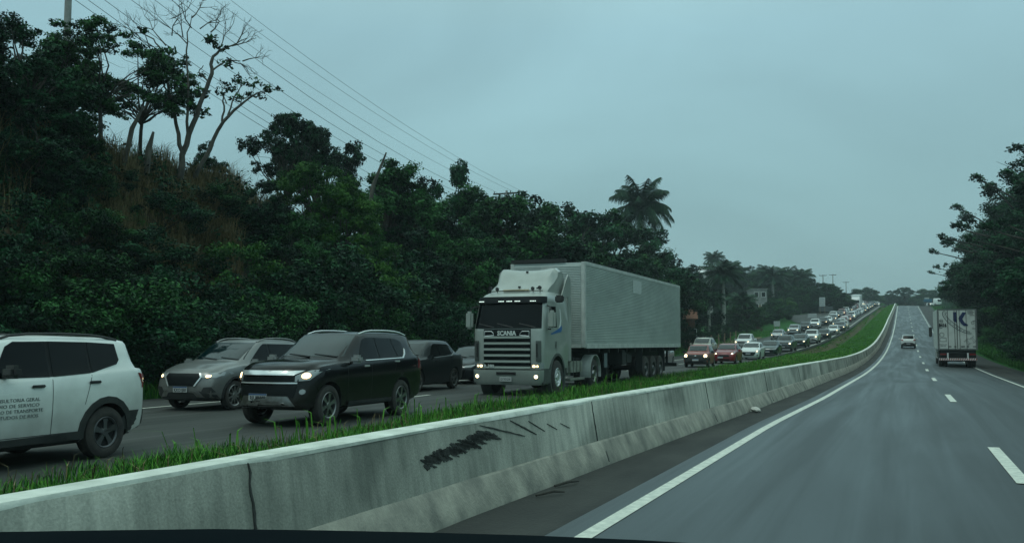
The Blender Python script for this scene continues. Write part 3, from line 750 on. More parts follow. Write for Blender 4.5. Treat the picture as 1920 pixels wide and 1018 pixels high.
    # headlights with a lit core
    for hl in S.get('lights', []):
        for s in (1, -1):
            poly = hl['poly'] if s > 0 else mir(hl['poly'])
            h = part('headlight', M[hl.get('m', 'lamp')], [poly], 'F', .010, .06)
            if hl.get('lit') and h:
                cy, cz, rr = hl['c']; cy *= s; po = [(cy + rr * math.cos(a), cz + rr * hl.get('sq', .8) * math.sin(a)) for a in np.linspace(0, 2 * PI, 10, endpoint=False)]
                part('bulb', M[hl['lit']], [po], 'F', .016, .06, parent=h, skirt=.01)
    # plates
    def plate(fx, y, z, s, txt=None):
        loc, nrm, _, _ = bvh.ray_cast(Vector((-5 if s < 0 else L + 5, y, z)), Vector((1 if s < 0 else -1, 0, 0)))
        if loc is None: return
        x = loc.x + s * .02
        p = MB().box(min(x, x + s * .012), max(x, x + s * .012), y - .2, y + .2, z - .065, z + .065).build('number_plate', M['plate'], root)
        xf = x + s * .013; q = MB()
        q.box(min(xf, xf + s * .002), max(xf, xf + s * .002), y - .198, y + .198, z + .038, z + .063, 1)
        if txt: text_on(q, txt, .105, (xf + s * .001, y, z - .018), (0, -1 if s < 0 else 1, 0), (0, 0, 1), 0, .002, width=.34)
        q.build('lettering', [M['ink'], M['plate_blue']], p)
    plate(0, *S.get('pf', (0, .5)), -1, S.get('ptxt'))
    if S.get('pr'): plate(0, *S['pr'], 1)
    # mirrors
    mx_, mz_ = S['mirror']
    for s in (-1, 1):
        loc, nrm, _, _ = bvh.ray_cast(Vector((mx_, 5 * s, mz_)), Vector((0, -s, 0)))
        y0 = abs(loc.y) if loc else W / 2 - .1
        q = MB(); q.box(mx_ - .10, mx_ + .06, -.105, .115, -.075, .085, bev=.045)
        q.v = [(a, (b__ + y0 + .16) * s, c + mz_ + .04) for a, b__, c in q.v]
        mo = q.build('mirror', M.get(S.get('mm', ''), None) or PC.get(S.get('mm', ''), None) or PC['white'], root, True, 50)
        q = MB().box(mx_ - .03, mx_ + .03, min(s * (y0 - .03), s * (y0 + .1)), max(s * (y0 - .03), s * (y0 + .1)), mz_ - .035, mz_ + .0); q.build('mirror_stalk', M['black'], mo)
    # handles
    for (hx, hz) in S.get('handles', []):
        for s in (-1, 1):
            loc, nrm, _, _ = bvh.ray_cast(Vector((hx, 5 * s, hz)), Vector((0, -s, 0)))
            if loc: y0 = loc.y; MB().box(hx - .10, hx + .10, min(y0, y0 + s * .035), max(y0, y0 + s * .035), hz - .018, hz + .018, bev=.012).build('door_handle', M.get(S.get('hm', 'black')) or PC['white'], root, True, 50)
    # roof rails
    if S.get('rails'):
        a, b__, mrl = S['rails']
        for s in (-1, 1):
            pts = []
            for t in np.linspace(0, 1, 9):
                x = a + (b__ - a) * t; yv = s * (S.get('rw', .38) * W - .07)
                loc, _, _, _ = bvh.ray_cast(Vector((x, yv, 5)), Vector((0, 0, -1)))
                pts.append((x, yv, (loc.z if loc else H) + .045 * min(1, 5 * min(t, 1 - t)) + .005))
            MB().tube(pts, .018, 6).build('roof_rail', M[mrl], root, True)
    if S.get('spoiler'):
        a, z_ = S['spoiler']; MB().box(a, a + .22, -W * .33, W * .33, z_ - .02, z_ + .015, bev=.01).build('spoiler', PC['white'], root, True, 50)
    for f in S.get('extra', []): f(root, bvh)
    for cx_ in (fw, rwh):
        for s in (-1, 1): wheel(root, cx_, s * (W / 2 - S.get('wd', .21) / 2 - .02), r, S.get('wd', .21), s, S.get('rim', 'alloy'), S.get('spokes', 5), S.get('fr', .70))
    root['half'] = L / 2
    return root

def _rc(o, pm):
    if o.name.split('.')[0] in ('body', 'spoiler', 'mirror'):
        for k, sl in enumerate(o.material_slots):
            if o.data.materials[k] == PC['white']: sl.link = 'OBJECT'; sl.material = pm

# ------------------------------------------------------------------ the kinds of car
def suvglass(S, n=2):
    """default window outlines from the measurements"""
    cx, ch = S['cowl']; rx0, rx1 = S['roof']; b0, b1 = S['belt']; H, W, L = S['H'], S['W'], S['L']; rw = S.get('rw', .38) * W
    S.setdefault('ws', [(-W * .405, ch + .045), (W * .405, ch + .045), (rw * .90, H - .085), (-rw * .90, H - .085)])
    mid = (S['fw'] + r_arch(S) + S['rwh'] - r_arch(S)) / 2 + .12
    zt = H - .115; bl = interp([cx, rx1], [b0 + .02, b1 + .02]); fx = interp([ch, H - .05], [cx, rx0])
    e1 = S.get('wend', rx1 - .05)
    S.setdefault('sw', [[(fx(b0) + .30, bl(cx) + .015), (mid - .04, bl(mid)), (mid - .06, zt + .0), (rx0 + .16, zt), (fx(zt) + .14, zt - .06)],
                        [(mid + .04, bl(mid)), (e1, bl(e1) + .03), (e1 - .06, zt - .02), (mid + .02, zt)]])
    S.setdefault('gaps', [[(fx(b0) + .12, S['gc'] + .12), (fx(b0) + .10, b0 - .05)], [(mid, S['gc'] + .12), (mid, b0 - .03)], [(S['rwh'] - S['wr'] * .9, S['gc'] + S['wr'] + .28), (S['rwh'] - S['wr'] * .55, b1 - .03)]])
    S.setdefault('handles', [(mid - .22, b0 - .10), (S['rwh'] - .25, b1 - .10)])
    S.setdefault('mirror', (fx(b0) + .28, b0 - .0))
    if S.get('tail', 'hatch') == 'hatch': S.setdefault('rg', [(-W * .36, b1 + .06), (W * .36, b1 + .06), (rw * .86, H - .14), (-rw * .86, H - .14)])
    return S
def r_arch(S): return S['wr'] + .06

SPEC = {}
# close ones
SPEC['renegade'] = suvglass(dict(L=4.24, W=1.80, H=1.66, gc=.24, nose=1.02, cowl=(1.22, 1.14), roof=(1.72, 3.92), belt=(1.10, 1.20), rw=.40, wr=.35, fw=.82, rwh=3.40, clad=.085, rails=(1.75, 3.75, 'black'), plan=.12, lean=.05, rlean=.02,
    nw=.92, wd=.23, spokes=5, fr=.62, rim='alloy_dark', glassbase=(4.16, 1.20), mm='black', hm='black', pf=(0, .55), pr=(0, .62),
    sw=[[(1.62, 1.13), (2.44, 1.13), (2.46, 1.58), (1.98, 1.58), (1.86, 1.52)], [(2.50, 1.13), (3.10, 1.16), (3.12, 1.575), (2.52, 1.585)], [(3.14, 1.165), (3.62, 1.27), (3.68, 1.33), (3.66, 1.55), (3.16, 1.575)]],
    gaps=[[(1.50, .4), (1.48, 1.08)], [(2.47, .4), (2.47, 1.1)], [(3.0, .75), (3.12, 1.14)], [(2.49, 1.13), (2.49, 1.58)], [(1.5, .40), (2.95, .40)]], handles=[(2.24, 1.02), (3.16, 1.04)], mirror=(1.78, 1.17),
    front=[('grille', 'mesh', [(-.5, .80), (.5, .80), (.5, .95), (-.5, .95)], 0, .012), ('bumper_trim', 'black', [(-.8, .30), (.8, .30), (.8, .52), (-.8, .52)], 0, .012)],
    lights=[dict(poly=[(.55, .80), (.72, .80), (.76, .88), (.72, .96), (.55, .96)])],
    rear=[('tail_light', 'red', [(.66, .93), (.84, .93), (.84, 1.14), (.66, 1.14)], 2, .014), ('bumper_trim', 'black', [(-.86, .36), (.86, .36), (.86, .62), (-.86, .62)], 0, .014)], side=[]))
SPEC['creta'] = suvglass(dict(L=4.27, W=1.78, H=1.65, gc=.22, nose=.97, cowl=(1.15, 1.12), roof=(1.95, 3.65), belt=(1.05, 1.15), wr=.345, fw=.86, rwh=3.45, clad=.05, rails=(1.95, 3.6, 'alloy'), spokes=10, fr=.74, glassbase=(4.15, 1.12), hm='chrome',
    pf=(0, .50), ptxt='KXO1J50', mm='silver', front=[('grille', 'mesh', [(-.46, .86), (.46, .86), (.50, .78), (.36, .58), (-.36, .58), (-.50, .78)], 0, .014),
           ('grille_frame', 'chrome', [(.47, .87), (.53, .78), (.39, .57), (.35, .57), (.49, .78), (.43, .87)], 2, .018), ('fog_pocket', 'black', [(.52, .40), (.80, .44), (.76, .56), (.60, .55)], 2, .012),
           ('skid_plate', 'alloy', [(.22, .46), (.48, .47), (.62, .32), (.44, .33), (.36, .42), (.22, .44)], 2, .018), ('lower_bumper', 'black', [(-.82, .22), (.82, .22), (.80, .38), (.5, .46), (-.5, .46), (-.80, .38)], 0, .010)],
    lights=[dict(poly=[(.52, .76), (.80, .76), (.88, .84), (.87, .90), (.56, .85)], lit='lit', c=(.66, .80, .05), sq=.6)], rear=[('tail_light', 'red', [(.55, .85), (.84, .88), (.84, 1.05), (.55, .98)], 2, .014)], side=[]))
SPEC['trail'] = suvglass(dict(L=4.80, W=1.80, H=1.80, gc=.30, nose=1.14, cowl=(1.38, 1.25), roof=(2.22, 4.35), belt=(1.20, 1.27), wr=.385, fw=.86, rwh=3.71, wd=.26, rails=(2.3, 4.3, 'chrome'), spokes=6, fr=.66, glassbase=(4.70, 1.22), hm='chrome', mm='silver', plan=.42, lean=.06,
    sw=[[(1.98, 1.235), (2.76, 1.23), (2.74, 1.665), (2.42, 1.67), (2.28, 1.62)], [(2.82, 1.23), (3.54, 1.25), (3.44, 1.66), (2.80, 1.67)], [(3.58, 1.25), (3.80, 1.28), (3.93, 1.42), (3.90, 1.58), (3.74, 1.64), (3.48, 1.66)]],
    front=[('grille', 'mesh', [(-.62, .93), (.62, .93), (.64, .86), (.58, .82), (-.58, .82), (-.64, .86)], 0, .010), ('chrome_bar', 'chrome', [(-.56, .965), (.54, .965), (.70, 1.05), (.56, 1.03), (.48, 1.005), (-.48, 1.005), (-.56, 1.03), (-.70, 1.05)], 0, .016),
           ('lower_grille', 'mesh', [(-.58, .56), (.58, .56), (.62, .78), (-.62, .78)], 0, .008), ('chrome_line', 'chrome', [(-.62, .81), (.62, .81), (.62, .835), (-.62, .835)], 0, .016),
           ('skid_plate', 'alloy', [(-.38, .52), (.38, .52), (.52, .40), (.60, .40), (.48, .58), (-.48, .58), (-.60, .40), (-.52, .40)], 0, .022),
           ('fog_light', 'lamp', [(.70 + .045 * math.cos(a), .66 + .05 * math.sin(a)) for a in np.linspace(0, 2 * PI, 8, endpoint=False)], 2, .014)],
    lights=[dict(poly=[(.58, .85), (.78, .87), (.85, .97), (.885, 1.07), (.76, 1.05), (.58, .955)], lit='lit', c=(.73, .955, .058), sq=.9)], pf=(.12, .56), ptxt='RJU8H48',
    rear=[('tail_light', 'red', [(.66, .98), (.93, 1.0), (.90, 1.22), (.72, 1.22)], 2, .014)],
    side=[('window_trim', 'chrome', [(2.2, 1.20), (3.78, 1.235), (3.92, 1.32), (3.98, 1.42), (3.95, 1.44), (3.88, 1.33), (3.76, 1.25), (2.2, 1.218)], .012), ('side_step', 'black', [(1.5, .34), (3.2, .34), (3.2, .42), (1.5, .42)], .03),
          ('tail_light_side', 'red', [(4.50, 1.0), (4.78, 1.02), (4.70, 1.20), (4.56, 1.20)], .012)]))
SPEC['coupe_suv'] = suvglass(dict(L=4.40, W=1.83, H=1.66, gc=.20, nose=.98, cowl=(1.2, 1.12), roof=(1.95, 3.55), rd=.06, belt=(1.05, 1.17), wr=.355, fw=.88, rwh=3.52, spokes=5, glassbase=(4.28, 1.15), rails=None,
    sw=[[(1.75, 1.09), (2.50, 1.10), (2.48, 1.53), (2.2, 1.53), (2.05, 1.46)], [(2.54, 1.10), (3.30, 1.16), (3.66, 1.28), (3.42, 1.46), (3.2, 1.51), (2.52, 1.53)]], front=[('grille', 'mesh', [(-.4, .6), (.4, .6), (.45, .84), (-.45, .84)], 0, .01)],
    side=[('window_trim', 'alloy', [(1.7, 1.062), (3.28, 1.125), (3.64, 1.255), (3.66, 1.275), (3.28, 1.145), (1.7, 1.08)], .012)], lights=[dict(poly=[(.5, .78), (.85, .8), (.85, .88), (.5, .88)])], rear=[('tail_light', 'red', [(.55, .92), (.84, .95), (.82, 1.12), (.55, 1.05)], 2, .014)]))
# the queue
SPEC['uno'] = suvglass(dict(L=3.70, W=1.64, H=1.49, gc=.20, nose=.93, cowl=(.95, 1.02), roof=(1.50, 3.35), belt=(.96, 1.0), wr=.29, fw=.70, rwh=3.05, nw=.93, plan=.12, lean=.06, fr=.62, wd=.18, spokes=7, glassbase=(3.62, 1.0), mm='black', pf=(.0, .50),
    front=[('bumper', 'black', [(-.80, .24), (.80, .24), (.80, .62), (.46, .66), (.46, .84), (-.46, .84), (-.46, .66), (-.80, .62)], 0, .016), ('intake', 'seam', [(-.5, .34), (.5, .34), (.5, .43), (-.5, .43)], 0, .024), ('emblem', 'chrome', [(-.06, .74), (.06, .74), (.04, .79), (-.04, .79)], 0, .026)],
    lights=[dict(poly=[(.50, .66), (.76, .66), (.78, .84), (.52, .85)], lit='litw', c=(.63, .75, .10), sq=1)], rear=[('tail_light', 'red', [(.62, .85), (.78, .85), (.76, 1.1), (.62, 1.1)], 2, .014)]))
SPEC['hatch'] = suvglass(dict(L=3.90, W=1.70, H=1.49, gc=.17, nose=.88, cowl=(1.05, 1.0), roof=(1.75, 3.3), belt=(.94, 1.02), wr=.30, fw=.78, rwh=3.27, spokes=7, wd=.19, glassbase=(3.82, 1.02), lean=.12, pf=(.25, .48), plan=.26,
    front=[('grille', 'mesh', [(-.36, .66), (.36, .66), (.42, .52), (-.42, .52)], 0, .014), ('lower_intake', 'mesh', [(-.45, .26), (.45, .26), (.40, .36), (-.40, .36)], 0, .012)],
    lights=[dict(poly=[(.46, .68), (.70, .72), (.80, .84), (.74, .86), (.50, .75)], lit='litw', c=(.60, .745, .055), sq=.7)], rear=[('tail_light', 'red', [(.55, .80), (.80, .82), (.78, 1.0), (.60, .98)], 2, .014)]))
SPEC['hatch_big'] = suvglass(dict(L=4.02, W=1.72, H=1.47, gc=.17, nose=.86, cowl=(1.10, .99), roof=(1.85, 3.4), belt=(.94, 1.02), wr=.31, fw=.82, rwh=3.37, spokes=8, wd=.19, glassbase=(3.95, 1.02), lean=.12, pf=(0.05, .53), plan=.26,
    front=[('grille', 'mesh', [(-.52, .66), (.52, .66), (.56, .56), (.38, .36), (-.38, .36), (-.56, .56)], 0, .014), ('chrome_line', 'chrome', [(-.52, .665), (.52, .665), (.52, .69), (-.52, .69)], 0, .02), ('chrome_line', 'chrome', [(.38, .34), (.6, .56), (.57, .56), (.36, .36)], 2, .02), ('fog_pocket', 'black', [(.6, .34), (.74, .36), (.70, .48)], 2, .014)],
    lights=[dict(poly=[(.50, .66), (.74, .70), (.81, .80), (.74, .81), (.52, .72)], lit='lit', c=(.66, .735, .045), sq=.9)], rear=[('tail_light', 'red', [(.45, .80), (.80, .82), (.78, .94), (.50, .92)], 2, .014)]))
SPEC['sedan'] = suvglass(dict(L=4.50, W=1.76, H=1.45, gc=.16, nose=.80, cowl=(1.20, .97), roof=(1.95, 3.25), belt=(.93, 1.0), wr=.315, fw=.90, rwh=3.55, tail='sedan', deck=(3.90, 1.06), wend=3.45, spokes=5, lean=.14, pf=(0, .42), plan=.28, mm='', 
    sw=[[(1.72, .97), (2.42, .97), (2.40, 1.34), (2.1, 1.34), (2.0, 1.29)], [(2.48, .97), (3.25, 1.0), (3.50, 1.06), (3.20, 1.31), (2.46, 1.34)]], rg=[(-.62, 1.10), (.62, 1.10), (.52, 1.36), (-.52, 1.36)],
    front=[('grille', 'mesh', [(-.48, .36), (.48, .36), (.56, .58), (-.56, .58)], 0, .012), ('chrome_line', 'chrome', [(-.5, .64), (.5, .64), (.5, .66), (-.5, .66)], 0, .02)],
    lights=[dict(poly=[(.44, .62), (.72, .64), (.82, .74), (.5, .70)], lit=None)], rear=[('tail_light', 'red', [(.45, .78), (.82, .80), (.80, .94), (.45, .92)], 2, .014)]))
def pickup_extra(root, bvh): pass
SPEC['pickup'] = suvglass(dict(L=5.25, W=1.86, H=1.79, gc=.32, nose=1.08, cowl=(1.38, 1.22), roof=(2.1, 3.45), belt=(1.16, 1.18), wr=.38, fw=.95, rwh=4.05, tail='pickup', deck=(3.62, 1.20), wend=3.35, bed=(3.66, 5.15, .62), wd=.25, spokes=6, lean=.05, pf=(0, .55), plan=.22, nw=.9, mm='chrome',
    sw=[[(1.98, 1.21), (2.62, 1.21), (2.6, 1.66), (2.3, 1.66), (2.16, 1.58)], [(2.68, 1.21), (3.34, 1.21), (3.26, 1.64), (2.66, 1.66)]], rg=None,
    front=[('grille', 'mesh', [(-.46, .76), (.46, .76), (.50, 1.0), (-.50, 1.0)], 0, .012), ('chrome_line', 'chrome', [(-.48, .86), (.48, .86), (.48, .90), (-.48, .90)], 0, .022), ('lower_bumper', 'black', [(-.8, .36), (.8, .36), (.8, .50), (.4, .66), (-.4, .66), (-.8, .50)], 0, .012)],
    lights=[dict(poly=[(.54, .82), (.84, .82), (.86, 1.0), (.56, 1.0)], lit='litw', c=(.70, .90, .07), sq=.8)], rear=[('tail_light', 'red', [(.78, .8), (.9, .8), (.9, 1.12), (.78, 1.12)], 2, .014)]))
SPEC['suv'] = suvglass(dict(L=4.40, W=1.82, H=1.64, gc=.20, nose=.99, cowl=(1.22, 1.14), roof=(1.98, 3.75), belt=(1.08, 1.16), wr=.345, fw=.88, rwh=3.52, spokes=5, glassbase=(4.30, 1.16), rails=(2.0, 3.7, 'alloy'), clad=.04, pf=(0, .48),
    front=[('grille', 'mesh', [(-.46, .68), (.46, .68), (.5, .88), (-.5, .88)], 0, .012), ('lower_intake', 'mesh', [(-.6, .28), (.6, .28), (.55, .42), (-.55, .42)], 0, .012)],
    lights=[dict(poly=[(.50, .74), (.80, .76), (.86, .88), (.54, .88)], lit='litw', c=(.68, .81, .06), sq=.7)], rear=[('tail_light', 'red', [(.55, .90), (.86, .92), (.84, 1.1), (.6, 1.08)], 2, .014)]))
SPEC['kwid'] = suvglass(dict(L=3.68, W=1.60, H=1.50, gc=.20, nose=.92, cowl=(.98, 1.03), roof=(1.60, 3.25), belt=(.96, 1.02), wr=.29, fw=.68, rwh=3.10, spokes=6, wd=.18, glassbase=(3.55, 1.02), clad=.05, pf=(0, .5), pr=(0, .52), rlean=.16,
    front=[('grille', 'mesh', [(-.4, .6), (.4, .6), (.45, .8), (-.45, .8)], 0, .012)], rg=[(-.50, 1.06), (.50, 1.06), (.60, 1.20), (.48, 1.36), (-.48, 1.36), (-.60, 1.20)],
    lights=[dict(poly=[(.5, .68), (.72, .70), (.74, .82), (.52, .82)])], spoiler=(3.12, 1.475),
    rear=[('tail_light', 'red', [(.50, .86), (.76, .88), (.74, 1.02), (.58, 1.04)], 2, .016), ('bumper', 'black', [(-.76, .24), (.76, .24), (.76, .46), (.50, .60), (.36, .66), (-.36, .66), (-.50, .60), (-.76, .46)], 0, .016), ('skid_plate', 'alloy', [(-.5, .27), (.5, .27), (.48, .34), (-.48, .34)], 0, .026)]))
# ------------------------------------------------------------------ the articulated lorry
M['cab_paint'] = paint('cab_paint', (.36, .40, .37), .15, .40, dirt=.25)
M['visor'] = mat('dark_visor', (.006, .010, .012), .5, spec=.1); M['badge'] = mat('light_badge', (.62, .66, .64), .4)
M['cab_grey'] = mat('cab_lower_grey', (.10, .115, .11), .5, .2, col2=(.075, .085, .08), vs=3)
M['slat'] = mat('grille_slat', (.36, .40, .37), .45, .1)
M['trailer'] = mat('ribbed_aluminium', (.60, .66, .63), .45, .15, col2=(.47, .52, .50), vs=1.2, stretch=(.5, 1, 1))
M['trailer_frame'] = mat('trailer_frame', (.56, .60, .57), .5, .1, col2=(.40, .43, .41), vs=3)
M['chassis'] = mat('chassis', (.018, .022, .022), .8)
M['tank'] = mat('fuel_tank', (.33, .35, .31), .5, .3, col2=(.2, .21, .18), vs=5)
M['blue_mark'] = mat('blue_marking', (.03, .13, .33), .4)
M['white_mark'] = mat('white_marking', (.7, .73, .72), .4)
M['wiper'] = mat('cream_strip', (.55, .47, .30), .6)

def slices_body(sl, K=6):
    """sl: (z, x_front, x_rear, half_width, corner radius) -> closed shell"""
    b = bmesh.new(); rings = []
    for (z, xf, xr, hw, cr) in sl:
        pts = []
        for k in range(K + 1):
            a = PI / 2 * k / K; pts.append((xf + cr - cr * math.cos(a), -(hw - cr * .8) - cr * .8 * math.sin(a)))
        r2 = .06
        for k in range(4):
            a = PI / 2 * k / 3; pts.append((xr - r2 + r2 * math.sin(a), -(hw - r2) - r2 * math.cos(a)))
        pts = pts + [(x, -y) for x, y in pts[::-1]]
        mid = [(xf - .03, (hw - cr * .8) * t) for t in (.66, .33, 0, -.33, -.66)]
        pts = pts + mid
        rings.append([b.verts.new((x, y, z)) for x, y in pts])
    n = len(rings[0])
    for A, B in zip(rings[:-1], rings[1:]):
        for k in range(n): b.faces.new((A[k], A[(k + 1) % n], B[(k + 1) % n], B[k]))
    b.faces.new(rings[0][::-1]); b.faces.new(rings[-1])
    bmesh.ops.recalc_face_normals(b, faces=b.faces[:]); return b

def truck_wheel(root, x, y, r, wd, s, dish=True, name='wheel', rimm='alloy'):
    h = MB().lathe([(.01, -wd * .3), (r * .5, -wd * .3), (r * .5, -wd * .1), (.01, -wd * .1)], 16).build(name, M['dark'], root, True); h.location = (x, y, r)
    t = MB(); ri = r * .56
    t.lathe([(ri, -wd / 2), (r - .06, -wd / 2), (r - .01, -wd / 2 + .03), (r, -wd / 2 + .07), (r, -.05), (r - .012, -.04), (r - .012, .04), (r, .05), (r, wd / 2 - .07), (r - .01, wd / 2 - .03), (r - .06, wd / 2), (ri, wd / 2 - .01)], 32, close=True)
    t.build('tyre', M['rubber'], h, True, 35)
    q = MB(); q.lathe([(ri + .005, wd / 2 - .015), (ri - .02, wd / 2), (ri - .03, wd / 2 - .03), (ri * .72, wd / 2 - (.14 if dish else .02)), (ri * .5, wd / 2 - (.14 if dish else .0)), (ri * .42, wd / 2 - .02), (ri * .35, wd / 2 + .01), (.01, wd / 2 + .015)], 28)
    for k in range(10):
        a = 2 * PI * k / 10; q.lathe([(.018, 0), (.018, .04), (.001, .045)], 6, c=(ri * .6 * math.cos(a), wd / 2 - (.14 if dish else .02), ri * .6 * math.sin(a)))
    if s < 0: q.v = [(a, -b_, c) for a, b_, c in q.v]
    q.build('rim', M[rimm], h, True, 35)
    return h

def make_lorry():
    root = empty('articulated_lorry')
    b = slices_body([(.78, .10, 2.42, 1.17, .22), (1.1, .06, 2.42, 1.20, .22), (1.9, .05, 2.42, 1.22, .24), (1.98, .07, 2.42, 1.22, .24), (2.75, .30, 2.42, 1.17, .24), (2.92, .38, 2.42, 1.14, .26), (3.02, .52, 2.42, 1.09, .32), (3.10, .72, 2.40, 1.02, .36), (3.16, 1.0, 2.38, .92, .4), (3.19, 1.35, 2.3, .75, .4)])
    bvh = BVHTree.FromBMesh(b); me = bpy.data.meshes.new('cab'); b.to_mesh(me); b.free(); me.materials.append(M['cab_paint'])
    body = link(bpy.data.objects.new('cab', me), root)
    cs = []
    for s in (-1, 1): cs.append(MB().lathe([(.001, 0), (.64, 0), (.64, .5), (.001, .5)], 30, c=(1.32, .80 if s > 0 else -1.30, .55)).build('cutter', M['cab_paint']))
    cut(body, cs)
    def part(nm, m_, polys, side, off=.008, st=.12, parent=root, skirt=.03):
        V, F_ = [], []
        for p in polys:
            a, f = project(bvh, p, side, off, st, skirt); k = len(V); V += a; F_ += [[i + k for i in q] for q in f]
        return mesh_obj(nm, V, F_, m_, parent, True, 40)
    part('windscreen', M['glass'], [[(-1.13, 1.99), (1.13, 1.99), (1.07, 2.80), (-1.07, 2.80)]], 'F', .012)
    part('curtain', M['wglass'], [[(-1.06, 2.02), (-.62, 2.02), (-.66, 2.25), (-.80, 2.45), (-.84, 2.56), (-.98, 2.52), (-1.03, 2.60)]], 'F', .016) if False else None
    for a_ in (-.95, -.2, .45): part('wiper', M['black'], [[(a_, 2.0), (a_ + .55, 2.12), (a_ + .55, 2.145), (a_, 2.03)]], 'F', .03)
    v = part('sun_visor', M['visor'], [[(-1.16, 2.74), (1.16, 2.74), (1.13, 2.92), (-1.13, 2.92)]], 'F', .06, .12, root, .07)
    q = MB()
    for c in (-.98, -.28, 0, .28, .80):
        for k in range(4):
            y = -c + (k - 1.5) * .05; loc, _, _, _ = bvh.ray_cast(Vector((-5, y, 2.80)), Vector((1, 0, 0))); q.box(loc.x - .10, loc.x - .08, y - .018, y + .018, 2.79, 2.815)
    q.build('marker_light', mat('marker_light', (.8, .85, .8), .3, emit=(.8, 1, .9), es=1.0), v)
    part('front_panel', M['mesh'], [[(-.80, .74), (.80, .74), (.80, 1.97), (-.80, 1.97)]], 'F', .012)
    for k in range(6):
        z = .83 + .178 * k; x0 = bvh.ray_cast(Vector((-5, 0, z)), Vector((1, 0, 0)))[0].x
        MB().box(x0 - .06, x0 + .02, -.79, .79, z - .034, z + .036, bev=.012).build('grille_slat', M['slat'], root, True, 50)
    x0 = bvh.ray_cast(Vector((-5, 0, 1.82)), Vector((1, 0, 0)))[0].x - .02
    q = MB(); text_on(q, 'SCANIA', .19, (x0 - .012, 0, 1.84), (0, -1, 0), (0, 0, 1), 0, .006, .012, width=.64); q.build('lettering', M['badge'], root)
    q = MB(); text_on(q, 'R 380', .12, (x0 - .02, .60, .872), (0, -1, 0), (0, 0, 1), 0, .002, .008, width=.34); q.build('lettering', M['badge'], root)
    for s in (-1, 1):
        q = MB(); pl = [(s * .76, 1.90), (s * .52, 1.90), (s * .46, 1.84), (s * .44, 1.78), (s * .76, 1.76)]
        q.tube([(x0 - .008, y, z) for y, z in pl + pl[:1]], .014, 6); q.build('vent_frame', M['chrome'], root)
        # air deflectors beside the grille
        part('corner_panel', M['cab_grey'], [[(s * .98, 1.02), (s * 1.12, 1.02), (s * 1.12, 1.62), (s * .98, 1.62)]], 'F', .035, .12, root, .04)
        part('corner_slot', M['seam'], [[(s * 1.0, 1.14), (s * 1.035, 1.14), (s * 1.035, 1.54), (s * 1.0, 1.54)]], 'F', .045, .12, root, .01)
        h = part('headlight', M['lamp'], [[(s * .83, .80), (s * 1.16, .80), (s * 1.16, .97), (s * .83, .99)]], 'F', .02)
        part('bulb', M['lit'], [[(s * .90 + .05 * s * math.cos(a) * s, .875 + .032 * math.sin(a)) for a in np.linspace(0, 2 * PI, 10, endpoint=False)], [(s * 1.01 + .03 * math.cos(a), .875 + .025 * math.sin(a)) for a in np.linspace(0, 2 * PI, 8, endpoint=False)]], 'F', .026, .12, h, .01)
    # bumper with fog lights
    b2 = slices_body([(.32, .06, .75, 1.12, .2), (.42, .0, .75, 1.2, .24), (.76, -.03, .75, 1.21, .22)])
    bv2 = BVHTree.FromBMesh(b2); me = bpy.data.meshes.new('bumper'); b2.to_mesh(me); b2.free(); me.materials.append(M['cab_paint']); fin(me, True, 40); bump = link(bpy.data.objects.new('bumper', me), root)
    for s in (-1, 1):
        vs_, fs_ = project(bv2, [(s * .98 + .085 * math.cos(a), .57 + .075 * math.sin(a)) for a in np.linspace(0, 2 * PI, 12, endpoint=False)], 'F', .012); fg = mesh_obj('fog_light', vs_, fs_, M['lamp'], root)
        vs_, fs_ = project(bv2, [(s * 1.0 + .055 * math.cos(a), .57 + .05 * math.sin(a)) for a in np.linspace(0, 2 * PI, 10, endpoint=False)], 'F', .018); mesh_obj('bulb', vs_, fs_, M['litw'], fg)
    MB().box(-.075, -.03, -.33, .33, .62, .70).build('step_recess', M['seam'], bump)
    p = MB().box(-.10, -.08, -.20, .20, .43, .56).build('number_plate', M['plate'], root); q = MB(); text_on(q, 'GYX5G00', .10, (-.101, 0, .487), (0, -1, 0), (0, 0, 1), 0, .001, .001, width=.34); q.build('lettering', M['ink'], p)
    # side windows, doors, marks
    for s, sd in ((-1, 'L'), (1, 'R')):
        sd2 = 'R' if s > 0 else 'L'
    for sd in 'LR':
        part('side_window', M['glass'], [[(.52, 2.03), (1.22, 2.03), (1.22, 2.66), (.70, 2.66)]], sd, .006)
        q = [[(1.24, .95), (1.245, .95), (1.245, 2.78), (1.24, 2.78)], [(.45, 2.78), (1.24, 2.775), (1.24, 2.78), (.45, 2.785)]]
        part('door_gap', M['seam'], q, sd, .002, .3, root, 0)
        part('white_stripe', M['white_mark'], [[(1.58, 2.60), (1.64, 2.60), (1.68, 2.25), (1.60, 2.08), (1.44, 2.00), (1.36, 2.0), (1.50, 2.12), (1.58, 2.28)]], sd, .004, .12, root, 0)
        part('blue_stripe', M['blue_mark'], [[(1.35, 1.99), (1.70, 2.10), (1.70, 2.00), (1.62, 1.90), (1.2, 1.86), (.7, 1.80), (.7, 1.84), (1.2, 1.95)]], sd, .005, .12, root, 0)
        part('fuel_flap', M['cab_grey'], [[(1.15 + .06 * math.cos(a), 1.5 + .12 * math.sin(a)) for a in np.linspace(0, 2 * PI, 10, endpoint=False)]], sd, .008, .12, root, 0)
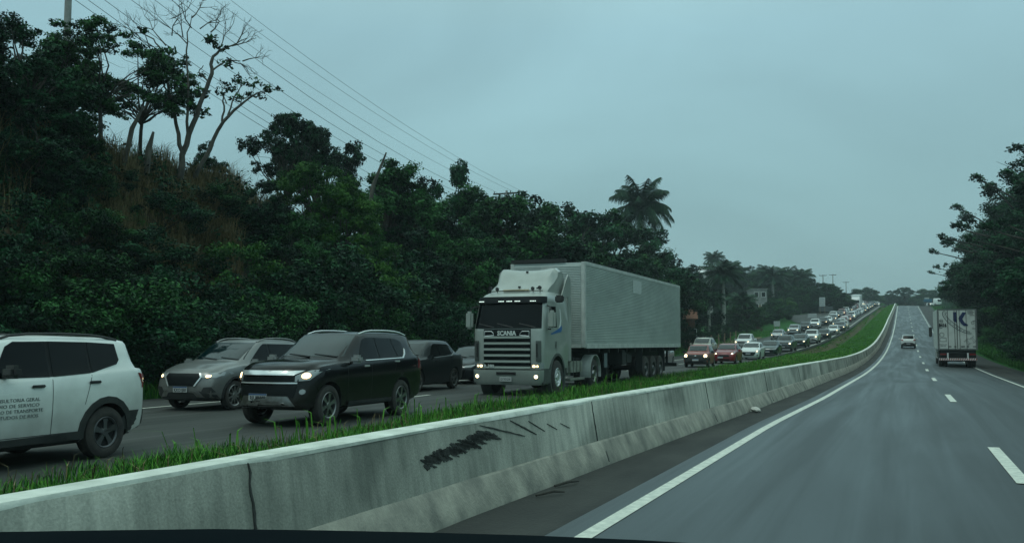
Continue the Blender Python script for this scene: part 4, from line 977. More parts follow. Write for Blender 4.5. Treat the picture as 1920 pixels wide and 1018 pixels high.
    for s in (-1, 1):
        # arch trim, step panel, mirrors, side fairing
        MB().lathe([(.62, 0), (.70, 0), (.70, .34), (.62, .34)], 40, c=(1.32, .88 if s > 0 else -1.22, .55), close=True).build('wheel_arch', M['cab_grey'], root, True, 30)
        o = bpy.context.scene.objects.get('x')
        y1 = 1.21 * s; y0 = .9 * s
        MB().box(.12, .66, min(y0, y1), max(y0, y1), .34, .80, bev=.03).build('step_panel', M['cab_grey'], root, True, 50)
        mo = MB().box(.18, .36, min(s * 1.30, s * 1.54), max(s * 1.30, s * 1.54), 1.98, 2.52, bev=.06).build('mirror', M['cab_paint'], root, True, 50)
        MB().tube([(.5, s * 1.16, 2.68), (.3, s * 1.35, 2.62), (.27, s * 1.40, 2.5)], .02, 6).tube([(.5, s * 1.2, 1.98), (.28, s * 1.36, 1.96), (.27, s * 1.40, 2.0)], .02, 6).build('mirror_arm', M['black'], mo)
        if s < 0: MB().box(.98, 1.14, -1.52, -1.24, 2.78, 3.0, bev=.04).build('wide_mirror', M['black'], root, True, 50)
        # roof horns / lamps
        for yy_, rr in ((.62, .055), (.86, .06)):
            q = MB().lathe([(.001, 0), (rr, .0), (rr, .06), (rr * .6, .1)], 14, 'x', c=(.62, s * yy_, 3.20 + (.02 if rr > .055 else 0)))
            q.tube([(.68, s * yy_, 3.04), (.68, s * yy_, 3.18)], .012, 6); q.build('roof_lamp', M['black'], root, True)
    MB().tube([(.68, -.95, 3.13), (.66, 0, 3.15), (.68, .95, 3.13)], .014, 6).build('lamp_bar', M['black'], root)
    MB().box(.66, .76, -.48, .44, 3.12, 3.18, bev=.02).build('roof_strip', M['wiper'], root, True, 50)
    # roof wind deflector
    prof = [(.78, 3.06), (.82, 3.16), (1.10, 3.30), (1.36, 3.56), (1.58, 3.78), (1.80, 3.92), (2.05, 3.95), (2.3, 3.88), (2.36, 3.05)]
    vs = []; fs = []; ny = 14
    for j in range(ny + 1):
        t = -1 + 2 * j / ny; hw = 1.0
        for i, (x, z) in enumerate(prof):
            k_ = abs(t); drop = .10 * (1 - k_ ** 2) * (1 if 2 <= i <= 7 else 0)
            ed = max(0, k_ - .82) / .18
            zz = z - drop - ed ** 2 * .16 * (1 if 3 <= i <= 7 else 0); xx = x + ed ** 2 * .18 * (1 if i < 5 else 0) - (.0)
            vs.append((xx, t * (hw * (1.0 if i > 1 else 1.0) + .06 * (i > 3)), zz))
    n = len(prof)
    for j in range(ny):
        for i in range(n - 1): a = j * n + i; fs.append((a, a + 1, a + n + 1, a + n))
    fs.append(tuple(range(n))); fs.append(tuple(ny * n + i for i in range(n))[::-1])
    wd_ = mesh_obj('wind_deflector', vs, fs, M['cab_paint'], root, True, 50)
    for (x, y, z) in ((1.7, 0, 3.78), (1.15, .05, 3.28), (1.0, -.65, 3.22)): MB().box(x - .03, x + .03, y - .035, y + .035, z - .02, z + .03).build('bracket', M['black'], wd_)
    for s in (-1, 1):
        y1 = 1.20 * s; y0 = 1.16 * s
        MB().prism([(1.75, 3.0), (2.40, 3.0), (2.62, 3.0), (2.62, 3.55), (2.40, 3.72), (2.2, 3.55)], min(y0, y1), max(y0, y1)).prism([(2.40, 1.0), (2.66, 1.0), (2.66, 3.0), (2.40, 3.0)], min(y0, y1), max(y0, y1)).build('side_fairing', M['cab_paint'], root)
    # tractor chassis, tank, wheels, mudguards
    MB().box(.5, 6.2, -.45, .45, .62, .95).box(2.5, 3.2, -.9, .9, .7, 1.1).build('chassis_frame', M['chassis'], root)
    for s in (-1, 1):
        y1 = s * 1.18; y0 = s * .62
        tk = MB().box(2.55, 3.95, min(y0, y1), max(y0, y1), .52, 1.08, bev=.10); tk.build('fuel_tank', M['tank'], root, True, 40)
        q = MB()
        for xx in (2.9, 3.25, 3.6): q.box(xx - .02, xx + .02, min(y0, y1 + s * .006), max(y0, y1 + s * .006), .515, 1.086, bev=.10 if False else 0)
        q.build('tank_strap', M['chassis'], root)
        MB().box(2.5, 4.0, min(s * .95, s * 1.22), max(s * .95, s * 1.22), .36, .44, bev=.02).build('side_guard', M['tank'], root, True)
        truck_wheel(root, 1.32, s * 1.07, .52, .30, s, False, rimm='chrome')
        truck_wheel(root, 5.15, s * 1.03, .52, .32, s)
        truck_wheel(root, 5.15, s * .70, .52, .30, s)
        arc = [(5.15 + .62 * math.cos(a), .55 + .62 * math.sin(a)) for a in np.linspace(-.25, PI + .25, 22)]; arc2 = [(5.15 + .595 * math.cos(a), .55 + .595 * math.sin(a)) for a in np.linspace(PI + .25, -.25, 22)]
        MB().prism(arc + arc2, min(s * .85, s * 1.24), max(s * .85, s * 1.24)).build('mudguard', M['trailer_frame'], root)
    root['half'] = 9.25
    return root

def make_trailer():
    root = empty('box_trailer')
    x0, x1, hw, z0, z1 = 0, 14.6, 1.30, 1.40, 4.24
    def ribs(nm, pf, n=46):
        vs = []; fs = []; h = (z1 - .10 - (z0 + .12)) / n
        for k in range(n):
            z = z0 + .12 + k * h
            for (dz, d) in ((0, 0), (h * .18, .030), (h * .45, .030), (h * .62, 0), (h, 0)):
                A, B = pf(d); vs += [(*A, z + dz), (*B, z + dz)]
        for k in range(len(vs) // 2 - 1): fs.append((2 * k, 2 * k + 1, 2 * k + 3, 2 * k + 2))
        return mesh_obj(nm, vs, fs, M['trailer'], root)
    MB().box(x0 + .03, x1 - .03, -hw + .02, hw - .02, z0 + .02, z1 - .02).build('cargo_box', M['trailer'], root)
    ribs('ribbed_side', lambda d: ((x0 + .1, -hw - d + .004), (x1 - .06, -hw - d + .004)))
    ribs('ribbed_side', lambda d: ((x1 - .06, hw + d - .004), (x0 + .1, hw + d - .004)))
    ribs('ribbed_front', lambda d: ((x0 - d + .004, hw - .12), (x0 - d + .004, -hw + .12)))
    q = MB()
    for s in (-1, 1):
        a, b_ = sorted((s * (hw - .12), s * (hw + .03)))
        q.box(x0 - .03, x0 + .10, a, b_, z0, z1, bev=.02); q.box(x1 - .06, x1, a, b_, z0, z1)
        a, b_ = sorted((s * (hw - .05), s * (hw + .035)))
        q.box(x0 + .1, x1 - .06, a, b_, z0 - .02, z0 + .13); q.box(x0 + .1, x1 - .06, a, b_, z1 - .11, z1 + .01)
    q.box(x0 - .028, x0 + .08, -hw + .12, hw - .12, z0, z0 + .12); q.build('corner_frame', M['trailer_frame'], root, True, 30)
    MB().box(x0 - .04, x0 + .2, -.62, hw - .0, z1 - .0, z1 + .12).build('roof_cap', M['chassis'], root)
    MB().box(x0 - .035, x0 - .022, -.25, .22, z1 - .30, z1 - .16).build('maker_plate', M['trailer_frame'], root)
    # patch of replaced ribs
    MB().box(6.1, 7.4, -hw - .022, -hw - .012, z0 + 2.1, z0 + 2.62).build('repair_patch', mat('dull_patch', (.50, .54, .53), .5, .1, col2=(.58, .62, .60), vs=8), root)
    q = MB().box(.3, x1, -.5, -.38, .95, 1.38).box(.3, x1, .38, .5, .95, 1.38)
    for x in np.arange(.6, x1, 1.2): q.box(x - .05, x + .05, -hw + .05, hw - .05, 1.22, 1.39)
    q.build('chassis_frame', M['chassis'], root)
    MB().box(4.3, 4.5, -.75, -.6, .32, 1.3).box(4.3, 4.5, .6, .75, .32, 1.3).box(4.2, 4.6, -.85, -.5, .02, .06).box(4.2, 4.6, .5, .85, .02, .06).box(4.34, 4.46, -.8, .8, .6, .7).build('landing_leg', M['chassis'], root)
    MB().box(4.9, 5.5, -1.2, -.6, .75, 1.3, bev=.02).build('tool_box', M['chassis'], root, True, 40); MB().box(5.9, 6.6, -1.1, -.55, .80, 1.15, bev=.02).build('tool_box', M['chassis'], root, True, 40)
    MB().box(2.5, 2.85, -1.22, -1.2, .7, 1.2).build('mud_flap', mat('grey_flap', (.12, .15, .16), .7), root)
    for x in (8.35, 9.6, 10.85):
        for s in (-1, 1):
            truck_wheel(root, x, s * 1.10, .52, .30, s, rimm='alloy_dark'); truck_wheel(root, x, s * .76, .52, .28, s, rimm='alloy_dark')
        MB().tube([(x, -1, .52), (x, 1, .52)], .07, 8).build('axle', M['chassis'], root)
    for s in (-1, 1):
        a, b_ = sorted((s * 1.0, s * 1.28)); MB().box(7.62, 7.66, a, b_, .45, 1.35).box(11.5, 11.54, a, b_, .35, 1.35).build('mud_flap', M['chassis'], root)
    MB().box(14.2, 14.3, -1.2, 1.2, .5, .66).box(14.2, 14.28, -.8, -.7, .6, 1.3).box(14.2, 14.28, .7, .8, .6, 1.3).build('rear_guard', M['chassis'], root)
    root['half'] = 7.3
    return root

# ------------------------------------------------------------------ the white box truck on our side (x runs from the front to the tail)
def make_boxtruck():
    root = empty('box_truck'); MW = mat('van_body_white', (.62, .67, .63), .45, col2=(.52, .57, .53), vs=1.6)
    L0, L1, hw, z0, z1 = .3, 9.6, 1.28, 1.20, 3.92
    MB().box(L0, L1 - .02, -hw, hw, z0, z1, bev=.02).build('cargo_box', MW, root, True, 40)
    q = MB()
    for s in (-1, 1):
        a, b_ = sorted((s * (hw - .06), s * (hw + .012)))
        q.box(L1 - .06, L1 + .03, a, b_, z0, z1 + .01)
    q.box(L1 - .06, L1 + .03, -hw + .06, hw - .06, z1 - .07, z1 + .012); q.box(L1 - .06, L1 + .03, -hw + .06, hw - .06, z0, z0 + .07)
    q.build('rear_frame', mat('dark_frame', (.14, .16, .155), .5), root)
    for (a, b_) in ((-1.21, -.605), (-.60, -.03), (.03, .60), (.605, 1.21)):
        MB().box(L1 - .03, L1 + .022, a + .008, b_ - .008, z0 + .08, z1 - .08, bev=.008).build('rear_door', MW, root, True, 40)
    q = MB()
    for y in (-.16, .16, -.60, .60): q.tube([(L1 + .045, y, z0 + .05), (L1 + .045, y, z1 - .05)], .016, 6)
    for y in (-1.19, -.6, 0, .6, 1.19): q.box(L1 + .02, L1 + .03, y - .014, y + .014, z0 + .09, z1 - .09)
    q.build('lock_rod', M['chassis'], root)
    X_ = L1 + .034; nv = mat('navy_logo', (.004, .018, .085), .6); gy = mat('grey_logo', (.045, .06, .062), .6)
    # big letter K : seen from behind, the driver's left is on the left of the picture (local -y)
    q = MB()
    def P(u, v): return (u, v)          # u to the right in the picture (local +y), v height
    k1 = [(-.23, 3.73), (-.02, 3.73), (-.02, 3.02), (-.23, 3.14)]
    k2 = [(.10, 3.30), (.38, 3.72), (.62, 3.70), (.36, 3.26), (.50, 3.02), (.70, 2.90), (.70, 2.80), (.44, 2.80), (.26, 2.96)]
    for poly in (k1, k2): q.prism(poly, X_ - .008, X_ + .012, axis='x')
    q.build('letter_k', nv, root)
    q = MB(); outer = []; inner = []                      # the road-like swoosh
    cx_, cz_, ra, rb, ti = .08, 3.05, 1.10, .34, math.radians(-36)
    K = 26
    for k in range(K + 1):
        a = math.radians(160) + math.radians(185) * k / K
        wv = .075 + .075 * math.sin(PI * k / K)
        for lst, f_ in ((outer, 1 + wv), (inner, 1 - wv * 1.2)):
            px, pz = ra * f_ * math.cos(a), rb * (1 + (f_ - 1) * 2.2) * math.sin(a)
            lst.append((cx_ + px * math.cos(ti) - pz * math.sin(ti), cz_ + px * math.sin(ti) + pz * math.cos(ti)))
    for k in range(K):
        def lerp(p, q_, t): return (p[0] + (q_[0] - p[0]) * t, p[1] + (q_[1] - p[1]) * t)
        for (t0, t1) in ((0, .16), (.84, 1.0)):
            q.prism([lerp(outer[k], inner[k], t0), lerp(outer[k + 1], inner[k + 1], t0), lerp(outer[k + 1], inner[k + 1], t1), lerp(outer[k], inner[k], t1)], X_ - .006, X_ + .006, axis='x')
        if k % 2 == 0: q.prism([lerp(outer[k], inner[k], .45), lerp(outer[k + 1], inner[k + 1], .45), lerp(outer[k + 1], inner[k + 1], .56), lerp(outer[k], inner[k], .56)], X_ - .006, X_ + .006, axis='x')
    q.build('road_emblem', gy, root)
    Rr, Uu = (0, 1, 0), (0, 0, 1)
    def wr(txt, sz, y, z, wd_, bold=0):
        q = MB(); text_on(q, txt, sz, (X_ + .004, y, z), Rr, Uu, 0, bold, .002, width=wd_); q.build('lettering', M['ink'], root)
    wr('8416', .31, -.93, 2.84, .52, .022); wr('6.0', .11, -1.02, 3.13, .16, .004); wr('KFT', .07, -1.05, 2.66, .2, .003)
    for (a, z, wd_) in ((.86, 3.78, .34), (.90, 3.70, .42), (.88, 3.62, .36), (.98, 3.50, .3)): wr('TRANSPORTES', .07, a, z, wd_, .002)
    wr('PARE', .08, 1.10, 3.12, .16, .003); wr('CUIDADO', .07, 1.07, 2.62, .22, .003)
    for (y, wd_) in ((-.50, .2), (-.16, .16), (.34, .26), (.66, .16), (1.08, .2)): wr('CARGA', .10, y, 1.42, wd_, .006)
    for (z, wd_) in ((1.56, .5), (1.47, .34)): wr('GRUPO LOG', .06, -.95, z, wd_, .002)
    for (cy, cz, r_) in ((-1.0, 2.22, .15), (1.02, 3.0, .10), (-1.02, 3.13, .12)):
        q = MB()
        for k in range(16):
            a0, a1 = 2 * PI * k / 16, 2 * PI * (k + 1) / 16
            q.prism([(cy + r_ * math.cos(a0), cz + r_ * math.sin(a0)), (cy + r_ * math.cos(a1), cz + r_ * math.sin(a1)), (cy + (r_ - .02) * math.cos(a1), cz + (r_ - .02) * math.sin(a1)), (cy + (r_ - .02) * math.cos(a0), cz + (r_ - .02) * math.sin(a0))], X_ - .004, X_ + .005, axis='x')
        q.build('round_mark', M['ink'], root)
    q = MB(); y0, y1, za, zb, w_ = -1.14, -.72, 1.76, 2.02, .018
    for (a, b_, c, d) in ((y0, y1, za, za + w_), (y0, y1, zb - w_, zb), (y0, y0 + w_, za, zb), (y1 - w_, y1, za, zb)): q.prism([(a, c), (b_, c), (b_, d), (a, d)], X_ - .004, X_ + .005, axis='x')
    q.build('frame_mark', M['ink'], root)
    q = MB()                                             # two slanted column marks, bottom right
    for (cy, cz) in ((.66, 1.72), (1.02, 1.88)):
        Mx = Matrix.Rotation(math.radians(38), 2)
        for (a, b_, c, d) in ((-.16, .16, .17, .185), (-.16, .16, -.185, -.17), (-.16, -.145, .12, .185), (.145, .16, .12, .185), (-.06, -.045, -.17, .17), (.045, .06, -.17, .17)):
            pp = [Mx @ Vector(v) for v in ((a, c), (b_, c), (b_, d), (a, d))]; q.prism([(cy + v.x, cz + v.y) for v in pp], X_ - .004, X_ + .005, axis='x')
    q.build('column_mark', gy, root)
    # chassis, bumper, lamps, wheels
    MB().box(.6, L1 - .3, -.45, .45, .70, 1.18).box(L1 - .9, L1 - .1, -1.1, 1.1, .95, 1.18).build('chassis_frame', M['chassis'], root)
    q = MB().box(L1 - .14, L1 - .02, -1.22, 1.22, .50, .64); q.box(L1 - .12, L1 - .04, -.7, -.6, .6, 1.0); q.box(L1 - .12, L1 - .04, .6, .7, .6, 1.0)
    MB().box(L1 - .5, L1 - .2, -1.16, 1.16, .42, 1.18).build('under_shade_box', M['dark'], root)  # dark box added for the shade beneath the tail, not a truck part
    gd = q.build('rear_bumper', M['white_mark'], root); q = MB()
    for k in range(17):
        y = -1.2 + k * .145; q.prism([(y, .502), (y + .07, .502), (y + .12, .638), (y + .05, .638)], L1 - .022, L1 - .016, axis='x')
    q.build('red_stripes', mat('dull_red', (.28, .04, .03), .6), gd)
    for s in (-1, 1):
        a, b_ = sorted((s * .75, s * 1.15)); MB().box(L1 - .06, L1 - .01, a, b_, .86, .96).build('tail_light', M['red'], root)
        a, b_ = sorted((s * .80, s * 1.22)); MB().box(8.72, 8.75, a, b_, .30, 1.15).build('mud_flap', M['chassis'], root)
        truck_wheel(root, 1.4, s * 1.06, .50, .28, s)
        for x in (7.0, 8.15): truck_wheel(root, x, s * 1.08, .50, .27, s, rimm='alloy_dark'); truck_wheel(root, x, s * .78, .50, .27, s, rimm='alloy_dark')
        a, b_ = sorted((s * .7, s * 1.2)); MB().box(3.2, 4.3, a, b_, .5, 1.05, bev=.08).build('side_tank', M['tank'], root, True, 40)
        mo = MB().box(.25, .42, min(s * 1.38, s * 1.62), max(s * 1.38, s * 1.62), 2.0, 2.75, bev=.05).build('mirror', M['black'], root, True, 50)
        MB().tube([(.5, s * 1.16, 2.75), (.33, s * 1.48, 2.7)], .02, 6).build('mirror_arm', M['black'], mo)
    b = slices_body([(.45, .10, 1.95, 1.18, .15), (1.6, .02, 1.95, 1.2, .16), (2.6, .25, 1.95, 1.15, .18), (2.9, .45, 1.95, 1.05, .25)]); me = bpy.data.meshes.new('cab'); b.to_mesh(me); b.free(); me.materials.append(PC['snow']); fin(me, True, 40); link(bpy.data.objects.new('cab', me), root)
    root['half'] = 4.8
    return root
# ------------------------------------------------------------------ trees: skeleton of limbs + leaf clumps
def leaves(centres, rads, per, size, rs, flat=.75, up=.35, aspect=.5, droop=0):
    """many small pointed leaves spread through clumps; returns (n*4,3) corners and a tone per leaf"""
    Vs = []; T = []
    for c, r_ in zip(centres, rads):
        n = max(4, int(per * (r_ ** 2)))
        d = rs.normal(size=(n, 3)); d /= np.linalg.norm(d, axis=1)[:, None] + 1e-9
        rad = rs.uniform(.25, 1, n) ** .6
        p = d * rad[:, None] * r_ * (1 + .25 * rs.normal(size=(n, 1))); p[:, 2] *= flat
        p[:, 2] -= droop * (p[:, 0] ** 2 + p[:, 1] ** 2) / max(.1, r_)
        p += np.array(c)
        nn = d * .6 + rs.normal(size=(n, 3)) * .6; nn[:, 2] += up; nn /= np.linalg.norm(nn, axis=1)[:, None] + 1e-9
        a = np.cross(nn, rs.normal(size=(n, 3))); a /= np.linalg.norm(a, axis=1)[:, None] + 1e-9
        b = np.cross(nn, a); s = size * rs.uniform(.6, 1.4, (n, 1))
        q = np.stack([p - a * s, p - b * s * aspect + a * s * .15, p + a * s, p + b * s * aspect + a * s * .15], 1)
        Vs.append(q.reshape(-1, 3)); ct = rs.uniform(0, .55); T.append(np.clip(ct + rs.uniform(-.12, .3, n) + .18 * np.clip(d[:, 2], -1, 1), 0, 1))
    return np.concatenate(Vs), np.concatenate(T)

def limb_pts(a, b, rs, n=5, wig=.08, sag=0):
    a, b = np.array(a, float), np.array(b, float); L = np.linalg.norm(b - a); pts = []
    off = rs.normal(size=(3,)) * wig * L
    for i in range(n + 1):
        t = i / n; p = a + (b - a) * t + off * math.sin(PI * t) + rs.normal(size=3) * wig * .25 * L * (0 < i < n); p[2] += sag * L * math.sin(PI * t); pts.append(p)
    return pts

def tree(name, crown_spec, H, trunk_r, seed, leafm='leaf', barkm='bark', per=260, size=.11, lean=(0, 0), fork=.35, flat=.75, twigs=0, bare=0, crown_name='crown'):
    """crown_spec: list of (x, y, z, r) clumps as fractions of H; every clump hangs on its own limb"""
    rs = np.random.RandomState(seed); root = empty(name)
    mb_ = MB(); top = np.array([lean[0] * H, lean[1] * H, H * fork])
    tp = limb_pts((0, 0, -.6), top, rs, 6, .03); mb_.tube(tp, [trunk_r * (1.25 - .45 * i / 6) for i in range(7)], 9)
    C_, R_ = [], []
    for (x, y, z, r_) in crown_spec:
        c = np.array([x, y, z]) * H; k = rs.uniform(.55, 1.0); st = np.array(tp[-1]) * k + np.array(tp[3]) * (1 - k)
        pts = limb_pts(st, c, rs, 5, .07, .06); mb_.tube(pts, [trunk_r * (.55 - .45 * i / 5) for i in range(6)], 6)
        for j in range(twigs):
            k2 = rs.randint(2, 5); e_ = pts[k2] + rs.normal(size=3) * np.array([1, 1, .7]) * r_ * H * .9 + np.array([0, 0, r_ * H * .3]); tw = limb_pts(pts[k2], e_, rs, 3, .1)
            mb_.tube(tw, [trunk_r * .14, trunk_r * .10, trunk_r * .07, trunk_r * .03], 4)
            if bare:
                for _ in range(bare):
                    e2 = tw[2] + rs.normal(size=3) * r_ * H * .5; e2[2] += r_ * H * .15; mb_.tube(limb_pts(tw[2], e2, rs, 2, .12), [trunk_r * .06, trunk_r * .04, trunk_r * .015], 3)
        if r_ > 0 and per > 0 and not (bare and leafm is None):
            # break each clump into smaller ones so that gaps and lobes show
            m_ = max(3, int(5 + 10 * r_ * 4))
            for _ in range(m_):
                d = rs.normal(size=3); d /= np.linalg.norm(d); C_.append(c + d * r_ * H * np.array([.85, .85, .6]) * rs.uniform(.35, 1.0)); R_.append(r_ * H * rs.uniform(.22, .48))
    mb_.build('trunk', M[barkm], root, True, 60)
    if C_:
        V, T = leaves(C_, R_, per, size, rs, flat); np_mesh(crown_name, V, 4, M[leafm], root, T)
    return root
def blob_spec(rs, n, rx, z0, z1, r0, r1, hollow=.35):
    out = []
    for i in range(n):
        a = rs.uniform(0, 2 * PI); t = rs.uniform(0, 1); z = z0 + (z1 - z0) * t
        prof = math.sin(PI * min(1, .18 + .75 * t)) ** .7; rr = rx * prof * math.sqrt(rs.uniform(hollow, 1))
        out.append((rr * math.cos(a), rr * math.sin(a), z, rs.uniform(r0, r1)))
    return out
R_ = np.random.RandomState
PT = {}
PT['broad'] = tree('broadleaf_tree', blob_spec(R_(1), 44, .40, .14, .92, .10, .16, .15), 10, .20, 1, 'leaf', per=380, size=.115, fork=.3)
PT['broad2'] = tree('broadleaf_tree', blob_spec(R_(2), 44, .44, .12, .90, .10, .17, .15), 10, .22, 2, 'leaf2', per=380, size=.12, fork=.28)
PT['bright'] = tree('broadleaf_tree', blob_spec(R_(3), 34, .36, .14, .92, .10, .16, .2), 10, .16, 3, 'leaf3', per=380, size=.11, fork=.3)
um_ = [(.46 * math.cos(a) * k, .46 * math.sin(a) * k, .86 + .10 * (1 - k ** 2) + .02 * math.sin(5 * a), .11) for a, k in [(i * 2.4, math.sqrt((i + .5) / 34)) for i in range(34)]]
PT['umbrella'] = tree('spreading_tree', blob_spec(R_(4), 40, .50, .55, .93, .08, .13, .1), 10, .16, 4, 'leaf2', 'bark', per=380, size=.11, fork=.42, flat=.6, twigs=1)
PT['sparse'] = tree('open_crowned_tree', blob_spec(R_(5), 24, .42, .42, .95, .08, .13), 10, .13, 5, 'leaf', 'bark', per=400, size=.10, fork=.45, flat=.55, twigs=4)
PT['bush'] = tree('shrub', blob_spec(R_(6), 16, .55, .10, .80, .16, .28), 4, .06, 6, 'leaf', per=420, size=.065, fork=.15, crown_name='foliage')
PT['bush2'] = tree('shrub', blob_spec(R_(7), 14, .60, .08, .75, .16, .28), 4, .06, 7, 'leaf2', per=420, size=.07, fork=.15, crown_name='foliage')
PT['bush3'] = tree('shrub', blob_spec(R_(8), 14, .50, .10, .85, .14, .26), 4, .06, 8, 'leaf3', per=400, size=.065, fork=.15, crown_name='foliage')
PT['redbush'] = tree('red_shrub', blob_spec(R_(9), 8, .5, .15, .8, .2, .3), 1.6, .03, 9, 'red_leaf', per=260, size=.06, fork=.15, crown_name='foliage')
# roadside tree with long boughs reaching out over the road (to -x)
big = blob_spec(R_(10), 74, .37, .06, .95, .10, .15, .08) + [(-.36, .02, .62, .05), (-.44, -.03, .60, .045), (-.50, 0, .56, .035), (-.30, .05, .80, .06), (-.36, .03, .84, .04), (-.34, 0, .36, .06), (-.43, .04, .34, .045), (-.28, -.1, .5, .07), (-.2, 0, .96, .05), (-.38, -.04, .46, .05)]
PT['road'] = tree('overhanging_tree', big, 16, .30, 10, 'leaf2', per=520, size=.108, fork=.32, twigs=1)

def palm(name, H, tr, nf, fl, seed, pale=True):
    rs = R_(seed); root = empty(name); prof = [(0, tr * 1.5), (.04, tr * 1.15), (.25, tr * 1.05), (.5, tr * 1.2), (.8, tr * .9), (1, tr * .6)]
    MB().tube([(rs.normal() * .02, rs.normal() * .02, -0.3 + (H + .3) * t) for t, _ in prof], [r_ for _, r_ in prof], 12).build('trunk', M['palm_trunk'], root, True, 60)
    MB().tube([(0, 0, H), (0, 0, H + fl * .28)], [tr * .75, tr * .4], 10).build('crownshaft', M['palmleaf'], root, True, 60)
    V = []; T = []
    for k in range(nf):
        a = k * 2.4 + rs.uniform(-.2, .2); el = math.radians(75 - 95 * (k / nf) + rs.uniform(-8, 8)); L = fl * rs.uniform(.85, 1.1); n = 26
        p = np.array([0, 0, H + fl * .22]); d0 = el; hd = np.array([math.cos(a), math.sin(a), 0]); side = np.array([-math.sin(a), math.cos(a), 0]); pts = []
        for i in range(n + 1):
            e_ = d0 - (i / n) ** 1.3 * 1.25; pts.append((p.copy(), e_)); p = p + (hd * math.cos(e_) + np.array([0, 0, 1]) * math.sin(e_)) * L / n
        for i in range(2, n):
            q, e_ = pts[i]; t = i / n; ll_ = L * .30 * math.sin(PI * (.12 + .85 * t)) ** .7; tang = hd * math.cos(e_) + np.array([0, 0, 1]) * math.sin(e_)
            for s in (-1, 1):
                for j in range(2):
                    q2 = q + tang * L / n * .5 * j; dr = side * s * .85 + tang * .5 + np.array([0, 0, -.25 - .35 * t + rs.uniform(-.25, .25)]); dr /= np.linalg.norm(dr); e2 = q2 + dr * ll_ * rs.uniform(.85, 1.1); w_ = tang * .034 * fl / 2.5
                    V += [q2 - w_, q2 + w_, e2 + w_ * .2 - np.array([0, 0, ll_ * .18]), e2 - w_ * .2 - np.array([0, 0, ll_ * .18])]; T.append(rs.uniform(.05, .75))
            w_ = side * .018 * fl / 2; V += [q - w_, q + w_, pts[i + 1][0] + w_ * .8, pts[i + 1][0] - w_ * .8]; T.append(.6)
    np_mesh('fronds', np.array(V), 4, M['palmleaf'], root, np.array(T)); return root
PT['royal'] = palm('royal_palm', 7.5, .22, 34, 3.1, 21)
PT['coco'] = palm('feathery_palm', 5.0, .16, 30, 3.0, 22)

# a tall pale tree, half bare, on the bank; and a smaller leaning one beside it
def special(name, limbs, clumps, twigspots, seed, leafm='leaf', barkm='bark_pale', per=140, size=.10, tw=7, twl=1.6):
    """limbs: lists of (x, z, y, radius) points in metres seen from the road; x to the right"""
    rs = R_(seed); root = empty(name); mb_ = MB()
    for lm in limbs:
        pts = []; rad = []
        for (a, b_) in zip(lm[:-1], lm[1:]):
            for t in (0, .33, .66): pts.append(Vector((a[0] + (b_[0] - a[0]) * t + rs.normal() * .03, a[2] + (b_[2] - a[2]) * t, a[1] + (b_[1] - a[1]) * t))); rad.append(a[3] + (b_[3] - a[3]) * t)
        e_ = lm[-1]; pts.append(Vector((e_[0], e_[2], e_[1]))); rad.append(e_[3]); mb_.tube(pts, rad, 8)
    def twig(p, d, L, r_, dep):
        e_ = p + d * L; mid = p + d * L * .5 + Vector(rs.normal(size=3)) * L * .08; mb_.tube([p, mid, e_], [r_, r_ * .75, r_ * .5], 4)
        if dep > 0:
            for _ in range(3): nd = (d + Vector(rs.normal(size=3)) * .55 + Vector((0, 0, .12))).normalized(); twig(mid if rs.rand() < .35 else e_, nd, L * rs.uniform(.5, .8), r_ * .55, dep - 1)
    for (x, z, y, dx, dz, L) in twigspots: twig(Vector((x, y, z)), Vector((dx, rs.normal() * .3, dz)).normalized(), L, .035, 3)
    mb_.build('trunk', M[barkm], root, True, 60)
    C_, R2 = [], []
    for (x, z, y, r_) in clumps:
        for _ in range(7): d = rs.normal(size=3); d /= np.linalg.norm(d); C_.append(np.array([x, y, z]) + d * r_ * np.array([.8, .8, .45]) * rs.uniform(.3, 1)); R2.append(r_ * rs.uniform(.28, .5))
    if C_: V, T = leaves(C_, R2, per, size, rs, .6); np_mesh('crown', V, 4, M[leafm], root, T)
    return root

for k_, o_ in PT.items(): reg_tree(o_)
used = set()
def plant(kind, P, H, sx=1.0, rz=None, label='', cat='tree', group=None, base_h=None):
    src = PT[kind]; o = src if kind not in used else clone(src); used.add(kind)
    bh = base_h or dict(bush=4, bush2=4, bush3=4, redbush=1.6, road=16, royal=9.3, coco=7.2, tuft=3.8).get(kind, 10.0)
    s = H / bh; o.location = P; o.scale = (s * sx, s * sx, s); o.rotation_euler = (0, 0, rnd.uniform(0, 6.28) if rz is None else rz)
    tag(o, label, cat, group); return o

# ------------------------------------------------------------------ grass and ground cover
def blades(n, fx, hts, wd, m_, name, curve=.5, tone=(0, 1), seed=5, lean_=.5):
    rs = R_(seed); V = np.zeros((n, 8, 3)); T = np.zeros(n * 2)
    for i in range(n):
        x, y, h = fx(rs); z = ground(x, y) - .02; h *= rs.uniform(.6, 1.35) * hts; a = rs.uniform(0, 2 * PI); dx, dy = math.cos(a), math.sin(a); b_ = rs.uniform(.1, lean_) * h
        wx, wy = -dy * wd * rs.uniform(.6, 1.3), dx * wd; p0 = np.array([x, y, z]); p1 = p0 + (dx * b_ * .3, dy * b_ * .3, h * .6); p2 = p0 + (dx * b_, dy * b_, h * (1 - curve * .25)); w_ = np.array([wx, wy, 0])
        V[i] = [p0 - w_, p0 + w_, p1 + w_ * .8, p1 - w_ * .8, p1 - w_ * .8, p1 + w_ * .8, p2 + w_ * .08, p2 - w_ * .08]; t = rs.uniform(*tone); T[2 * i] = t; T[2 * i + 1] = min(1, t + .15)
    o = np_mesh(name, V.reshape(-1, 3), 4, m_, None, T); tag(o, kind='stuff'); return o
